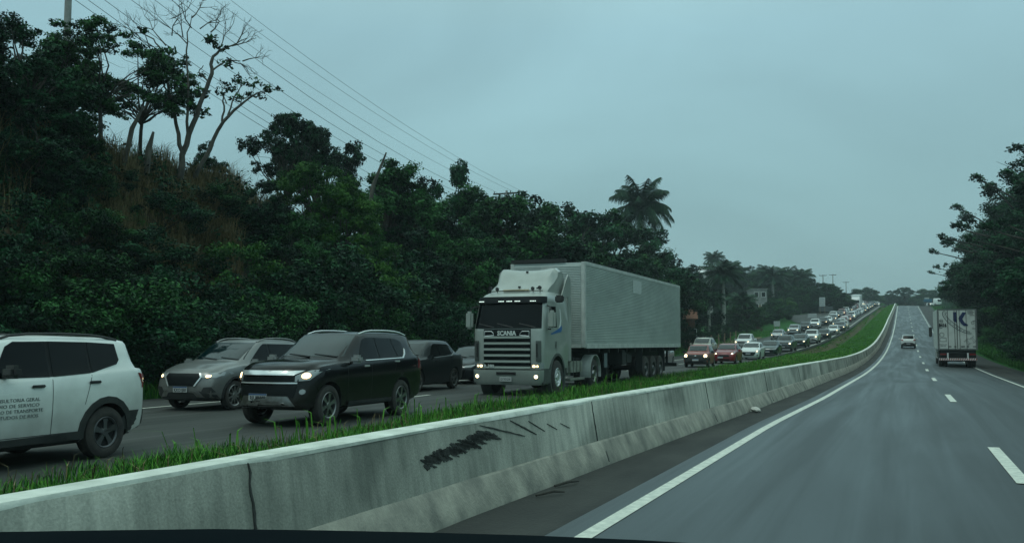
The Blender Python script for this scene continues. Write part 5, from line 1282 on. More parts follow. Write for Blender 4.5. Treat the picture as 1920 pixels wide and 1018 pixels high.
def med(y0, y1, pw=1.6):
    def f(rs):
        y = y0 + (y1 - y0) * rs.uniform() ** pw; xe = XE(y) + .05; xb = XB(y) - .5; x = xe + (xb - xe) * rs.uniform() ** .85; c = noise.noise(Vector((x * .9, y * .5, 1)))
        return x, y, max(.25, .75 + c * 1.1) * (1 - .35 * smooth(40, 100, y))
    return f
tag(blades(120000, med(1.5, 70), .23, .0065, M['grass'], 'median_grass', seed=5), 'long green grass on the median behind the concrete barrier', 'grass')
tag(blades(50000, med(60, 330, 1.15), .22, .035, M['grass'], 'far_median_grass', seed=6, tone=(.2, 1)), 'green grass on the wide far part of the median', 'grass')
def drym(rs):
    y = 2 + 80 * rs.uniform() ** 1.5; xe = XE(y) + .1; return xe + (XB(y) - .55 - xe) * rs.uniform(), y, 1
tag(blades(2500, drym, .36, .006, M['dry'], 'dry_stalks', seed=15, lean_=.8, curve=1.3), 'thin pale dry stalks scattered through the median grass', 'grass')
def tuftf(rs):
    c = [(-7.9, 10.9), (-8.2, 13.2), (-8.0, 14.8), (-8.35, 16.2), (-8.1, 12.1), (-7.6, 15.4), (-8.6, 21.5), (-8.3, 24), (-8.9, 30), (-7.8, 9.4), (-8.2, 18.3)][rs.randint(11)]; return c[0] + rs.normal() * .22, c[1] + rs.normal() * .3, 1
tag(blades(130, tuftf, .62, .012, M['grass'], 'tall_grass', curve=1.4, seed=8, tone=(.5, 1), lean_=.9), 'tall arching grass stalks at the median edge', 'grass')
def verge(rs):
    y = 12 + 160 * rs.uniform() ** 1.5; return XF(y) - .3 - rs.uniform() * (2.5 if y < 80 else 8), y, 1.2 if y < 60 else 1
tag(blades(26000, verge, .36, .014, M['grass'], 'verge_grass', seed=9, tone=(0, .6)), 'rough grass along the foot of the bank', 'grass')
def rverge(rs):
    y = 18 + 300 * rs.uniform() ** 1.5; return 7.3 + 1.5 * smooth(180, 230, y) + rs.uniform() ** 1.6 * 6, y, 1.1
tag(blades(24000, rverge, .34, .02, M['grass'], 'right_verge_grass', seed=10, tone=(0, .5)), 'dark grass on the right hand verge', 'grass')
def dry(rs):
    if rs.rand() < .6: y = rs.uniform(16, 44); x = XF(y) - rs.uniform(5.0, 9.6)
    else:
        u = rs.uniform(330, 420); x = -rs.uniform(21.5, 26); y = x / ratio(u + rs.normal() * 12)
    c = noise.noise(Vector((x * .5, y * .4, 7))); return x, y, max(.2, .8 + c * 1.8)
tag(blades(17000, dry, .95, .012, M['dry'], 'dry_grass', seed=12, lean_=.8), 'dry straw coloured grass on the top of the bank', 'grass')
def dry2(rs):
    u = rs.uniform(180, 450); x = -rs.uniform(22.0, 28.0); y = x / ratio(u); c = noise.noise(Vector((x * .6, y * .5, 17)))
    return x, y, max(.12, .6 + c * 2.4)
tag(blades(15000, dry2, 1.15, .011, M['dry'], 'dry_slope_grass', seed=13, lean_=.7, curve=1.2), 'long dry brownish grass hanging down the slope of the bank', 'grass')
# creeping ground cover on the bank and slopes
rs = R_(31); C_, R2 = [], []
for i in range(8200):
    y = 8 + 130 * rs.uniform() ** 1.3; d = rs.uniform(1.8, 17) if y < 60 else rs.uniform(5, 40); x = XF(y) - d
    if y < 40 and 1.8 < d < 5.0 and noise.noise(Vector((x * .35, y * .22, 4))) > -.02 and rs.rand() < .85: continue
    uu = 960 + F_PX * math.tan(yaw - math.atan2(-x, y))
    if 200 < uu < 440 and d > 2.6 and noise.noise(Vector((x * .5, y * .4, 14))) > .0: continue
    C_.append((x, y, ground(x, y) + rs.uniform(0, .7))); R2.append(rs.uniform(.35, .85))
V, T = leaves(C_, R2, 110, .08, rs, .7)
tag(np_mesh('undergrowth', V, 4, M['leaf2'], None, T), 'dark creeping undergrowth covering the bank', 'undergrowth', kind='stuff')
rs = R_(32); C_, R2 = [], []
for i in range(5200):
    y = 140 + 400 * rs.uniform(); x = (XF(min(y, 400)) - rs.uniform(8, 110)) if (rs.rand() < .65 or y < 410) else rs.uniform(-40, 60)
    if 195 < y < 275 and x > XF(y) - 20: continue
    if y < 405 and noise.noise(Vector((x * .05, y * .03, 9))) < -.05 and x > -45: continue
    C_.append((x, y, ground(x, y) + rs.uniform(0, 1.2))); R2.append(rs.uniform(.9, 2.2))
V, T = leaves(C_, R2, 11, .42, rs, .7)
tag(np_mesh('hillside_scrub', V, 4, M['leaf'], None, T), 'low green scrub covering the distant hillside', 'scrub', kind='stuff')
rs = R_(33); C_, R2 = [], []
for i in range(1500):
    y = 30 + 300 * rs.uniform() ** 1.2; x = 9.5 + rs.uniform(0, 14) + 1.5 * smooth(180, 230, y); C_.append((x, y, ground(x, y) + rs.uniform(0, 1.4))); R2.append(rs.uniform(.5, 1.2))
V, T = leaves(C_, R2, 40, .18, rs, .7)
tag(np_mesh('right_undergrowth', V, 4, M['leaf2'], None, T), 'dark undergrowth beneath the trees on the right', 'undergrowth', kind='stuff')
# ------------------------------------------------------------------ placing vehicles
def pose(o, x, y, away=False, yawd=0.0, lane=None, zoff=0.0):
    d = 2.0; f = lane if lane else (lambda q: 0)
    tx = (f(y + d) - f(y - d)) / (2 * d); tz = (zr(y + d) - zr(y - d)) / (2 * d)
    t = Vector((tx, 1, tz)).normalized()
    if away: t = -t
    t = Matrix.Rotation(yawd, 3, 'Z') @ t
    up0 = Vector((0, 0, 1)); yv = up0.cross(t).normalized(); zv = t.cross(yv)
    mx = Matrix((t, yv, zv)).transposed()
    o.rotation_euler = mx.to_euler(); o.location = (x, y, zr(y) + cross(x, y) + zoff)
G_Q = 'vehicles queuing on the oncoming carriageway'
proto = {}
def car(kind, x, y, col, label, cat='car', away=False, lane=lane1, name=None, group=G_Q, sz=1.0, sxy=1.0, yawd=0.0):
    if kind not in proto:
        o = make_car(SPEC[kind], name or 'car'); reg_tree(o); proto[kind] = o
    else:
        o = clone(proto[kind])
    if name: o.name = name
    for c in KID_OF(o): _rc(c, PC[col])
    pose(o, x, y, away, yawd, lane); o.scale = (sxy, sxy, sz); tag(o, label, cat, group)
    if 'half' in o: del o['half']
    return o
def KID_OF(o): return list(o.children)
def by_wheel(kind, u, X, rear=False):
    """front bumper position for a car whose camera-side wheel stands at column u, that side X metres left of the axis"""
    S = SPEC[kind]; y = X / abs(ratio(u)); return -X - S['W'] / 2, y - (S['rwh'] if rear else S['fw'])

x, y = by_wheel('renegade', 208, 10.1, True)
rg = car('renegade', x, y, 'white', 'white boxy compact SUV with dark lettering on its door, cut off at the left edge', 'SUV', name='compact_suv', lane=None)
q = MB()
for i, (t_, wd_) in enumerate((('CONSULTORIA GERAL', .92), ('APOIO DE SERVICO', .90), ('GESTAO DE TRANSPORTE', 1.04), ('E ESTUDOS DE RIOS', .86))):
    text_on(q, t_, .060, (1.90, -.906, .86 - i * .068), (1, 0, 0), (0, 0, 1), 0, .0, .001, width=wd_ * .8)
q.build('lettering', mat('faded_ink', (.12, .14, .14), .7), rg)
x, y = by_wheel('creta', 446, 14.5); car('creta', x, y, 'grey', 'silver grey SUV with a wide black hexagonal grille and lit headlights', 'SUV', name='suv', lane=None)
x, y = by_wheel('trail', 622, 10.1); car('trail', x, y, 'black', 'large black SUV with chrome grille bars, chrome mirrors and roof rails', 'SUV', name='large_suv', lane=None)
x, y = by_wheel('coupe_suv', 854, 14.3, True); car('coupe_suv', x, y, 'dark', 'dark SUV with a sloping rear roof between the large black SUV and the lorry', 'SUV', name='suv', lane=None)
car('sedan', -15.9, 15.2 / abs(ratio(879)), 'dark', 'dark saloon car mostly hidden behind the front of the lorry', lane=None, name='saloon_car')
x, y = by_wheel('hatch', 1247, 15.0); car('hatch', x, y, 'silver', 'silver hatchback seen past the rear wheels of the box trailer', lane=None)
# the lorry
lorry = make_lorry(); trailer = make_trailer()
ly = 9.75 / abs(ratio(1046)) - 1.32; lx = -9.75 - 1.22
pose(lorry, lx, ly, lane=None); pose(trailer, lx, ly + 3.75, lane=None)
lorry.scale = (1, .94, 1); lorry.location.x += .07
for o in (lorry, trailer):
    if 'half' in o: del o['half']
tag(lorry, 'silver grey lorry tractor with SCANIA lettering, slatted grille and roof wind deflector', 'lorry')
tag(trailer, 'long ribbed aluminium box trailer coupled behind the silver grey lorry', 'trailer')

Q = [  # kind, column, row, colour, label, category
 ('uno', 1304, 689, 'brick', 'faded red hatchback with black bumper and both headlights glaring', 'car', 1),
 ('hatch', 1357, 682, 'red', 'dark red hatchback behind the faded red one', 'car', 1),
 ('hatch_big', 1404, 674.5, 'snow', 'white hatchback with a large dark grille behind the dark red hatchback', 'car', 1),
 ('sedan', 1439, 667.5, 'teal', 'dark green saloon behind the white hatchback with the large grille', 'car', 1),
 ('pickup', 1468, 660, 'pickup_grey', 'slate grey pickup behind the dark green saloon', 'pickup', 1),
 ('suv', 1496, 653, 'teal', 'dark green SUV right behind the slate grey pickup', 'SUV', 1),
 ('pickup', 1519, 644.5, 'snow', 'white pickup with lit headlights behind the dark green SUV', 'pickup', 1),
 ('hatch', 1543, 637, 'dark', 'graphite hatchback just behind the white pickup with lit headlights', 'car', 1),
 ('hatch_big', 1561, 628, 'white', 'white hatchback behind the graphite hatchback, nearer the grass', 'car', 1),
 ('suv', 1574, 622, 'pickup_grey', 'tall slate grey SUV directly behind a white hatchback', 'SUV', 1),
 ('hatch', 1581, 617, 'beige', 'pale beige hatchback directly behind the tall slate grey SUV', 'car', 1)]
last1 = 0
for k_, u, v, c, lb, ct, _ in Q:
    P = at(u, v); car(k_, P.x, P.y, c, lb, ct, name={'SUV': 'suv', 'pickup': 'pickup_truck'}.get(ct, 'car')); last1 = P.y
Q2 = [('suv', 1309, -17.0, 'beige', 'pale beige SUV half hidden behind the faded red hatchback', 'SUV', 1.12),
      ('pickup', 1390, -17.0, 'snow', 'white pickup in the far lane behind the dark red hatchback', 'pickup', 1),
      ('hatch_big', 1455, -16.6, 'silver', 'silver hatchback in the far lane beside the slate grey pickup', 'car', 1),
      ('suv', 1486, -16.2, 'silver', 'silver SUV in the far lane, left of the dark green SUV', 'SUV', 1),
      ('suv', 1507, -15.6, 'dark', 'graphite SUV in the far lane, left of the white pickup with lit headlights', 'SUV', 1),
      ('pickup', 1526, -14.9, 'snow', 'white pickup in the far lane behind the graphite SUV', 'pickup', 1),
      ('suv', 1542, -14.3, 'dark', 'dark graphite SUV in the far lane just left of the tall slate grey SUV', 'SUV', 1),
      ('sedan', 1551, -14.0, 'white', 'white saloon in the far lane behind a dark graphite SUV', 'car', 1),
      ('hatch', 1561, -13.6, 'pickup_grey', 'slate grey hatchback in the far lane behind the white saloon', 'car', 1)]
last2 = 0
for k_, u, x, c, lb, ct, sz in Q2:
    y = abs(x / ratio(u)); car(k_, x, y, c, lb, ct, lane=lane2, name={'SUV': 'suv', 'pickup': 'pickup_truck'}.get(ct, 'car'), sz=sz); last2 = max(last2, y)
CN = dict(snow='white', white='off white', silver='silver', dark='graphite', pickup_grey='slate grey', red='dark red', teal='dark green', beige='beige', grey='mid grey', black='black', blue='dark blue')
KN = dict(hatch='hatchback', hatch_big='low hatchback', suv='SUV', sedan='saloon', pickup='pickup')
ORD = 'first second third fourth fifth sixth seventh eighth ninth tenth eleventh twelfth thirteenth fourteenth fifteenth sixteenth seventeenth eighteenth nineteenth twentieth'.split() + ['twenty-' + a for a in 'first second third fourth fifth sixth seventh eighth ninth'.split()] + ['thirtieth']
rq = random.Random(42)
for lane, y0, ref, tail_ in ((lane1, last1 + 6.6, 'pale beige hatchback', 'near lane'), (lane2, last2 + 6.4, 'slate grey hatchback', 'far lane')):
    y = y0; i = 0
    while y < 344 and i < 30:
        c = rq.choice(['snow', 'snow', 'snow', 'white', 'silver', 'silver', 'dark', 'pickup_grey', 'red', 'snow', 'teal', 'grey', 'black']); k_ = rq.choice(['hatch', 'hatch_big', 'suv', 'suv', 'sedan', 'hatch', 'pickup'])
        if lane is lane2 and 300 < y < 311:
            y = 311; continue
        car(k_, lane(y) + rq.uniform(-.25, .25), y, c, '%s %s, %s behind the %s, %s' % (CN[c], KN[k_], ORD[i], ref, tail_), {'suv': 'SUV', 'pickup': 'pickup'}.get(k_, 'car'), lane=lane, name={'suv': 'suv', 'pickup': 'pickup_truck'}.get(k_, 'car'))
        y += SPEC[k_]['L'] + rq.uniform(1.2, 2.6); i += 1
# our side
P = at(1703.5, 653); car('kwid', P.x, P.y + 3.6, 'snow', 'small white hatchback with black lower bumper driving away in the left lane', away=False, lane=None, group=None)
kw = [o for o in bpy.data.objects if o.get('label', '').startswith('small white hatchback with black')][0]
pose(kw, P.x, P.y + 3.68, away=True, lane=None)
bt = make_boxtruck(); del bt['half']; reg_tree(bt)
pose(bt, 3.42, 71 + 9.6, away=True, lane=None); bt.scale = (1, .94, 1)
tag(bt, 'white box truck with a navy letter K and number 8416 on its rear doors', 'truck')
# far lorry in the queue : plain cab and box seen from the front
def far_lorry():
    root = empty('far_lorry')
    b = slices_body([(.5, .06, 2.0, 1.2, .2), (1.6, .02, 2.0, 1.22, .2), (2.7, .2, 2.0, 1.15, .2), (3.3, .6, 2.0, 1.05, .25), (3.5, .9, 2.0, .95, .25)]); bv = BVHTree.FromBMesh(b); me = bpy.data.meshes.new('cab'); b.to_mesh(me); b.free(); me.materials.append(PC['snow']); fin(me, True, 40); link(bpy.data.objects.new('cab', me), root)
    for nm, m_, z0, z1, w_ in (('windscreen', M['glass'], 1.75, 2.6, 1.05), ('grille', M['mesh'], .9, 1.5, .8), ('bumper', M['black'], .52, .75, 1.0)):
        a, f = project(bv, [(-w_, z0), (w_, z0), (w_, z1), (-w_, z1)], 'F', .01, .2); mesh_obj(nm, a, f, m_, root)
    MB().box(2.2, 10.5, -1.28, 1.28, 1.25, 4.1, bev=.03).build('cargo_box', PC['snow'], root, True, 40)
    MB().box(.8, 10.2, -.45, .45, .7, 1.2).build('chassis_frame', M['chassis'], root)
    for s in (-1, 1):
        for x in (1.3, 7.2, 8.5): truck_wheel(root, x, s * 1.05, .5, .3, s)
    return root
fl = far_lorry(); pose(fl, lane2(300), 300, lane=lane2); tag(fl, 'distant white lorry rising above the far end of the queue', 'lorry')

# ------------------------------------------------------------------ poles and wires
M['pole'] = mat('pole_concrete', (.26, .27, .26), .9, var=.2); M['wire'] = mat('wire', (.06, .08, .085), .7)
def pole(P, h, label, arm=1.1, n=1, group='utility poles'):
    o = empty('utility_pole', P); MB().tube([(0, 0, -1), (0, 0, h * .5), (0, 0, h)], [.17, .14, .10], 10).build('post', M['pole'], o, True)
    for k in range(n):
        z = h - .25 - k * 1.6; MB().box(-arm, arm, -.06, .06, z - .06, z + .06).build('cross_arm', M['bark'], o)
        for x in (-arm + .08, 0 if k else .35, arm - .08): MB().lathe([(.02, .06), (.05, .1), (.03, .16), (.05, .2), (.01, .24)], 8, 'z', c=(x, 0, z)).build('insulator', M['chassis'], o)
    tag(o, label, 'pole', group); return o
PL = [(-31.5, -22), (-31.0, 28.5), (-30.5, 74), (-30, 122)]
pz = []
for i, (x, y) in enumerate(PL):
    g0 = ground(x, y); h = (20.3 - g0, 19.8 - g0, 14.3 - g0, 10.5)[i]; pz.append(g0 + h)
    if i in (1, 2): pole(Vector((x, y, g0)), h, ('tall concrete utility pole among the trees at the top left', 'utility pole mostly hidden in the trees left of the lorry')[i - 1], 1.2, 2)
k = 0
for dz, dxs in ((0, (-1.1, .35, 1.1)), (-1.65, (-1.1, 0, 1.1)), (-3.4, (.15,)), (-3.9, (.15,)), (-4.3, (.18,))):
    for dx in dxs:
        pts = []
        for i in range(3):
            for t in np.linspace(0, 1, 12, endpoint=(i == 2)):
                (xa, ya), (xb, yb) = PL[i], PL[i + 1]; sag = (1.0 if dz == 0 else 1.5) * 4 * t * (1 - t)
                pts.append((xa + (xb - xa) * t + dx, ya + (yb - ya) * t, pz[i] + (pz[i + 1] - pz[i]) * t + dz - sag))
        o = MB().tube(pts, .009 if dz == 0 else .012, 4).build('overhead_wire', M['wire'])
        nm = ['left high-tension wire, uppermost level', 'middle high-tension wire, uppermost level', 'right high-tension wire, uppermost level', 'left wire of the second level', 'middle wire of the second level', 'right wire of the second level', 'topmost of the three bundled cables low on the poles', 'middle of the three bundled cables low on the poles', 'lowest of the three bundled cables low on the poles'][k]
        tag(o, nm + ' along the bank', 'wire', 'overhead wires on the left'); k += 1
for (u, vt, x, lb) in ((1545, 515, -19.8, 'leftmost of the three far utility poles beside the road'), (1563.5, 514, -18.2, 'middle and tallest looking of the three far utility poles'), (1588, 528, -16.5, 'rightmost of the three far utility poles')):
    y = abs(x / ratio(u)); P = Vector((x, y, ground(x, y))); pole(P, max(6, hfor(P, vt)), lb, 1.0, 1)

# ------------------------------------------------------------------ signs, fence, buildings
M['sign'] = mat('sign_white', (.42, .47, .46), .6, col2=(.30, .34, .34), vs=3); M['sign_dark'] = mat('sign_dark', (.05, .065, .07), .6)
M['wood'] = mat('weathered_wood', (.20, .15, .10), .9, var=.3, vs=8, stretch=(1, 1, .3))
def board(u, vt, vb, x, wpx, label, nm='roadside_sign', legs=2, lift=None, m_='sign', lines=3):
    y = abs(x / ratio(u)); g0 = ground(x, y); P = Vector((x, y, g0)); s = px_m(P); w_ = wpx / s; zt = EYE + (VPY - vt) / s - g0; zb = EYE + (VPY - vb) / s - g0
    o = empty(nm, P); MB().box(-w_ / 2, w_ / 2, -.03, .03, zb, zt, bev=.01).build('board', M[m_], o)
    for k in range(legs):
        xx = 0 if legs == 1 else (-w_ * .4 + w_ * .8 * k / (legs - 1)); MB().box(xx - .05, xx + .05, .031, .11, -.5, zt - .05).build('post', M['wood'], o)
    if lines:
        q = MB()
        for k in range(lines): zz = zt - (zt - zb) * (k + .8) / (lines + .6); q.box(-w_ * .38, w_ * (.38 - .14 * (k % 2)), -.036, -.031, zz - .05, zz + .05)
        q.build('print', mat('faded_print', (.16, .2, .21), .7), o)
    tag(o, label, 'sign'); return o
board(1456.5, 602, 612, -21.2, 11.5, 'small grey board standing in the grass left of the queue', lines=0)
board(1523, 588, 597, -19.4, 16, 'white banner between two posts left of the queue', nm='roadside_banner', lines=0)
P = None
o = board(1542.5, 557.5, 574.5, -18.9, 10.5, 'tall white advertising board above a dark base near the side road', nm='advertising_board', legs=2, lines=4)
board(1549, 574.5, 584, -18.2, 26, 'dark low wall like panel under the tall white advertising board', nm='dark_panel', m_='sign_dark', lines=0)
x = 9.6; y = x / abs(ratio(1739)); board(1739, 558, 563, 8.2, 8, 'small pale sign beyond the crest on the right', lines=0, legs=1)
# wooden fence posts with wires along the verge left of the queue
ps = []
for k, u in enumerate((1323, 1334, 1347, 1358.5, 1369.5, 1380)):
    x = -21.5 + .0 * k; y = abs(x / ratio(u)); P = Vector((x, y, ground(x, y))); ps.append(P)
    o = MB().tube([(0, 0, -.4), (rnd.uniform(-.05, .05), 0, .7), (rnd.uniform(-.08, .08), 0, 1.45)], [.09, .085, .07], 7).build('fence_post', M['wood'], None, True); o.location = P
    tag(o, ORD[k] + ' from the left of the row of wooden fence posts behind the queue', 'fence post', 'wooden fence posts on the verge')
for j, h in enumerate((.5, .9, 1.3)): tag(MB().tube([p + Vector((0, .08, h)) for p in ps], .008, 4).build('fence_wire', M['wire']), ('lowest', 'middle', 'top')[j] + ' wire strung along the wooden fence posts', 'wire', 'fence wires')
M['brick'] = mat('brick_wall', (.28, .13, .085), .9, col2=(.16, .08, .06), vs=6); M['tile'] = mat('roof_tile', (.34, .15, .085), .85, col2=(.2, .09, .06), vs=9)
M['render'] = mat('rendered_wall', (.42, .43, .40), .9, col2=(.25, .26, .25), vs=1.5); M['raw'] = mat('raw_concrete', (.24, .25, .24), .9, col2=(.14, .15, .145), vs=1.5)
def house(u, x, vt, vb, wpx, dep, wallm, roofm, label, nm='small_house', roof='gable', wins=((-.25, .3), (.25, .3)), rz=.25, door=True):
    y = abs(x / ratio(u)); g0 = ground(x, y); P = Vector((x, y, g0 - .2)); s = px_m(P); w_ = wpx / s; H = EYE + (VPY - vt) / s - g0; zb = 0
    if vb is not None: g1 = EYE + (VPY - vb) / s; P.z = min(P.z, g1) if False else P.z
    o = empty(nm, P, rz); hw, hd = w_ / 2, dep / 2; hh = H + .2; wh = hh * (.74 if roof == 'gable' else .97)
    MB().box(-hw, hw, -hd, hd, 0, wh).build('wall', M[wallm], o)
    if roof == 'gable':
        e_ = .35; q = MB().prism([(-hd - e_, wh - .05), (0, hh - .1), (hd + e_, wh - .05), (hd + e_, wh + .05), (0, hh), (-hd - e_, wh + .05)], -hw - e_, hw + e_, axis='x'); q.build('roof', M[roofm], o)
    else: MB().box(-hw - .2, hw + .2, -hd - .2, hd + .2, wh + .003, wh + .22).build('roof', M[roofm], o)
    n_st = max(1, int(wh / 2.8)); 
    for st in range(n_st):
        for (cx_, ww) in wins:
            z = st * 2.9 + 1.3; wd_ = max(.45, ww * w_ * .5); f = MB()
            f.box(cx_ * w_ - wd_, cx_ * w_ + wd_, -hd - .05, -hd - .004, z - .06, z); f.box(cx_ * w_ - wd_, cx_ * w_ + wd_, -hd - .05, -hd - .004, z + 1.1, z + 1.16); f.box(cx_ * w_ - wd_, cx_ * w_ - wd_ + .06, -hd - .05, -hd - .004, z, z + 1.1); f.box(cx_ * w_ + wd_ - .06, cx_ * w_ + wd_, -hd - .05, -hd - .004, z, z + 1.1)
            fo = f.build('window', M['white_mark'], o); MB().box(cx_ * w_ - wd_ + .06, cx_ * w_ + wd_ - .06, -hd - .02, -hd - .003, z, z + 1.1).build('pane', M['glass'], fo)
    if door: MB().box(hw * .02 - .4, hw * .02 + .4, -hd - .03, -hd - .003, .1, 2.1).build('door', M['wood'], o)
    tag(o, label, 'building'); return o
house(1293, -24.0, 579, 615, 17, 3.2, 'brick', 'tile', 'small brick hut with an orange tiled roof behind the box trailer', 'brick_hut', wins=((.28, .12),))
house(1331, -36, 524, None, 9, 4, 'render', 'raw', 'narrow white house wall between the trees above the fence posts', 'white_house', 'flat', wins=((0, .3),), door=False)
house(1420, -34.5, 543, None, 26, 9, 'raw', 'raw', 'unfinished grey concrete house among the palms', 'concrete_house', 'flat', rz=.3)
house(1437, -35, 523, None, 11, 5, 'brick', 'raw', 'narrow brick building rising behind the grey concrete house', 'brick_building', 'flat', wins=((0, .25),), door=False)
house(1324, -56, 499, None, 24, 9, 'render', 'white_mark', 'distant house whose pale roof shows between palm crowns', 'far_house', 'gable')
# vehicles parked far off on the right
fb = empty('flatbed_truck'); b = slices_body([(.4, .1, 1.7, 1.0, .15), (1.2, .05, 1.7, 1.02, .15), (2.1, .4, 1.7, .92, .15), (2.25, .6, 1.65, .85, .2)]); bv = BVHTree.FromBMesh(b); me = bpy.data.meshes.new('cab'); b.to_mesh(me); b.free(); me.materials.append(PC['snow']); fin(me, True, 40); link(bpy.data.objects.new('cab', me), fb)
a, f = project(bv, [(-.85, 1.25), (.85, 1.25), (.78, 1.95), (-.78, 1.95)], 'F', .01, .2); mesh_obj('windscreen', a, f, M['glass'], fb)
MB().box(1.8, 5.6, -1.05, 1.05, .85, 1.0).box(1.8, 1.9, -1.05, 1.05, 1.0, 2.2).build('flatbed', M['chassis'], fb)
q = MB()
q.box(2.0, 5.4, -.95, .95, 1.01, 2.0, bev=.25); q.build('tarpaulin', mat('blue_tarpaulin', (.03, .16, .24), .6, col2=(.02, .10, .17), vs=3), fb, True, 50)
for s in (-1, 1):
    for x in (.9, 4.6): truck_wheel(fb, x, s * .9, .38, .24, s)
yy_ = 326; pose(fb, abs(ratio(1763)) * yy_, yy_, lane=None, yawd=.9, zoff=.25); tag(fb, 'small flatbed truck with a blue covered load parked on the far right verge', 'truck')
car('hatch', abs(ratio(1749)) * 334, 334, 'snow', 'distant white hatchback parked just left of the flatbed truck', group=None, lane=None, yawd=.4)

# ------------------------------------------------------------------ planting
TL = 'trees and shrubs on the left bank'
def row(items, cat='tree', group=TL):
    for it in items:
        kind, u, vt, x, lb = it[:5]; sx = it[5] if len(it) > 5 else 1.0
        P = at_x(u, x)
        if P.y > 300: yy2 = 262 + (u * 7.3) % 36; P = Vector((yy2 * ratio(u), yy2, 0)); P.z = ground(P.x, P.y)
        P.z -= .15; plant(kind, P, max(1.2, hfor(P, vt)), sx, None, lb, cat, group)
row([('broad2', -150, -90, -27, 'dark leafy tree at the very left edge, nearest the camera'), ('broad2', 20, 15, -27, 'dark bushy tree at the top left corner', 1.1), ('broad', 95, 60, -29, 'green tree right of the one at the top left corner'),
     ('sparse', 175, 28, -27.5, 'open tree with tufted leaves against the sky at the upper left', 1.1), ('sparse', 255, 75, -28.5, 'open leafy tree just left of the tall half bare tree', 1.05), ('broad2', 60, 190, -25, 'low dark tree beneath the trees at the top left', 1.1), ('broad', 140, 215, -26, 'dark green tree low on the bank left of the broken stump', .95),
     ('umbrella', 535, 207, -30, 'wide flat-topped tree with pale branches on the left skyline', .74), ('umbrella', 602, 226, -33, 'smaller flat-topped tree just right of the widest one', .62), ('broad2', 385, 262, -29, 'dark round tree behind the half bare tree', .8),
     ('bright', 590, 288, -26, 'yellowish green tree below the flat-topped tree', 1.15), ('bright', 640, 330, -25, 'fresh green tree hung with leaves left of the leaning dead stub', 1.0), ('broad', 728, 296, -28, 'vine covered rounded tree right of the dead stub', 1.15), ('broad2', 783, 325, -27, 'dark tree between the vine covered tree and the tufted tree', 1.0),
     ('broad2', 850, 287, -29, 'tufted tree standing above the skyline left of the lorry', .62), ('broad', 905, 343, -27, 'broad green tree behind the cab of the lorry', 1.1), ('broad2', 962, 350, -26.5, 'dark tree above the roof wind deflector of the lorry', 1.1), ('broad', 1022, 372, -27, 'green tree above the front of the box trailer', 1.1),
     ('broad2', 1080, 368, -28.5, 'dark tree over the middle of the box trailer', 1.1), ('broad', 1135, 388, -28, 'green tree left of the royal palm on the skyline', 1.1), ('broad2', 1182, 405, -28, 'dark tree at the foot of the skyline royal palm', 1.1), ('broad', 1222, 462, -27.5, 'rounded tree above the rear of the box trailer', 1.1),
     ('broad2', 1255, 478, -29, 'low dark tree directly behind the trailer tail', 1.1), ('broad2', 1290, 492, -33, 'dark tree above the brick hut', 1.2), ('royal', 1205, 356, -34, 'royal palm rising above the trees over the box trailer', .74), ('broad2', 480, 330, -25, 'dark tree on the bank above the large black SUV', 1.1), ('broad', 540, 395, -23.5, 'leafy tree low on the bank behind the large black SUV', 1.1),
     ('bright', 700, 440, -23, 'bright leaved tree low down between the black SUV and the lorry', 1.0), ('broad2', 640, 460, -22.5, 'dark low tree behind the roof of the large black SUV', 1.1), ('broad2', 770, 420, -23.5, 'dark tree with trailing leaves above the dark sloping SUV', 1.1), ('broad', 838, 430, -24, 'leafy tree behind the left mirror of the lorry', 1.1), ('broad2', 905, 440, -23.5, 'dark tree directly behind the lorry windscreen', 1.1),
     ('broad', 975, 430, -24, 'leafy tree behind the lorry roof', 1.1), ('broad2', 1045, 440, -24, 'dark tree just behind the trailer front', 1.1), ('broad', 1110, 450, -24, 'green tree hidden mostly by the trailer roof', 1.1), ('broad2', 1180, 470, -24.5, 'dark tree seen over the rear half of the trailer roof', 1.1), ('broad2', 1236, 540, -25.5, 'dark low tree right behind the trailer end', .8)])
row([('bush2', 40, 330, -23.5, 'dark shrub on the bank above the white compact SUV'), ('bush', 120, 350, -24, 'leafy shrub high on the bank near the broken stump'), ('bush', 60, 450, -22, 'low shrub on the bank over the roof of the white compact SUV'), ('bush2', 270, 470, -22.2, 'dark shrub on the bank left of the silver grey SUV'),
     ('bush3', 440, 440, -22.6, 'bright shrub on the bank above the silver grey SUV'), ('bush2', 350, 480, -21.8, 'dark shrub low on the bank above the silver grey SUV'), ('bush', 490, 500, -21.6, 'leafy shrub just above the black SUV bonnet'), ('bush2', 560, 520, -21.6, 'dark shrub behind the black SUV windscreen'), ('bush', 620, 510, -21.8, 'green shrub behind the black SUV roof'), ('bush3', 725, 500, -21.8, 'bright shrub between the black SUV and the dark sloping SUV'),
     ('bush2', 790, 520, -21.8, 'dark shrub over the dark sloping SUV'), ('bush2', 855, 530, -22, 'dark shrub left of the lorry cab'), ('bush', 680, 540, -21.4, 'low shrub behind the tail of the black SUV'), ('bush2', 420, 540, -21.2, 'low dark shrub behind the silver grey SUV roof'), ('bush', 300, 570, -21, 'low shrub at the foot of the bank left of the silver grey SUV'), ('bush2', 1266, 590, -23.5, 'shrub just left of the brick hut'),
     ('bush2', 1350, 600, -23.5, 'dark shrub behind the left fence posts'), ('bush', 1400, 600, -24, 'shrub behind the right fence posts'), ('redbush', 1423, 616, -23, 'dark red leaved shrub left of the small grey board'), ('bush2', 20, 520, -21.4, 'dark shrub at the foot of the bank at the left edge'), ('bush', 160, 300, -25.5, 'shrub on the crest of the bank among dry grass')], 'shrub')
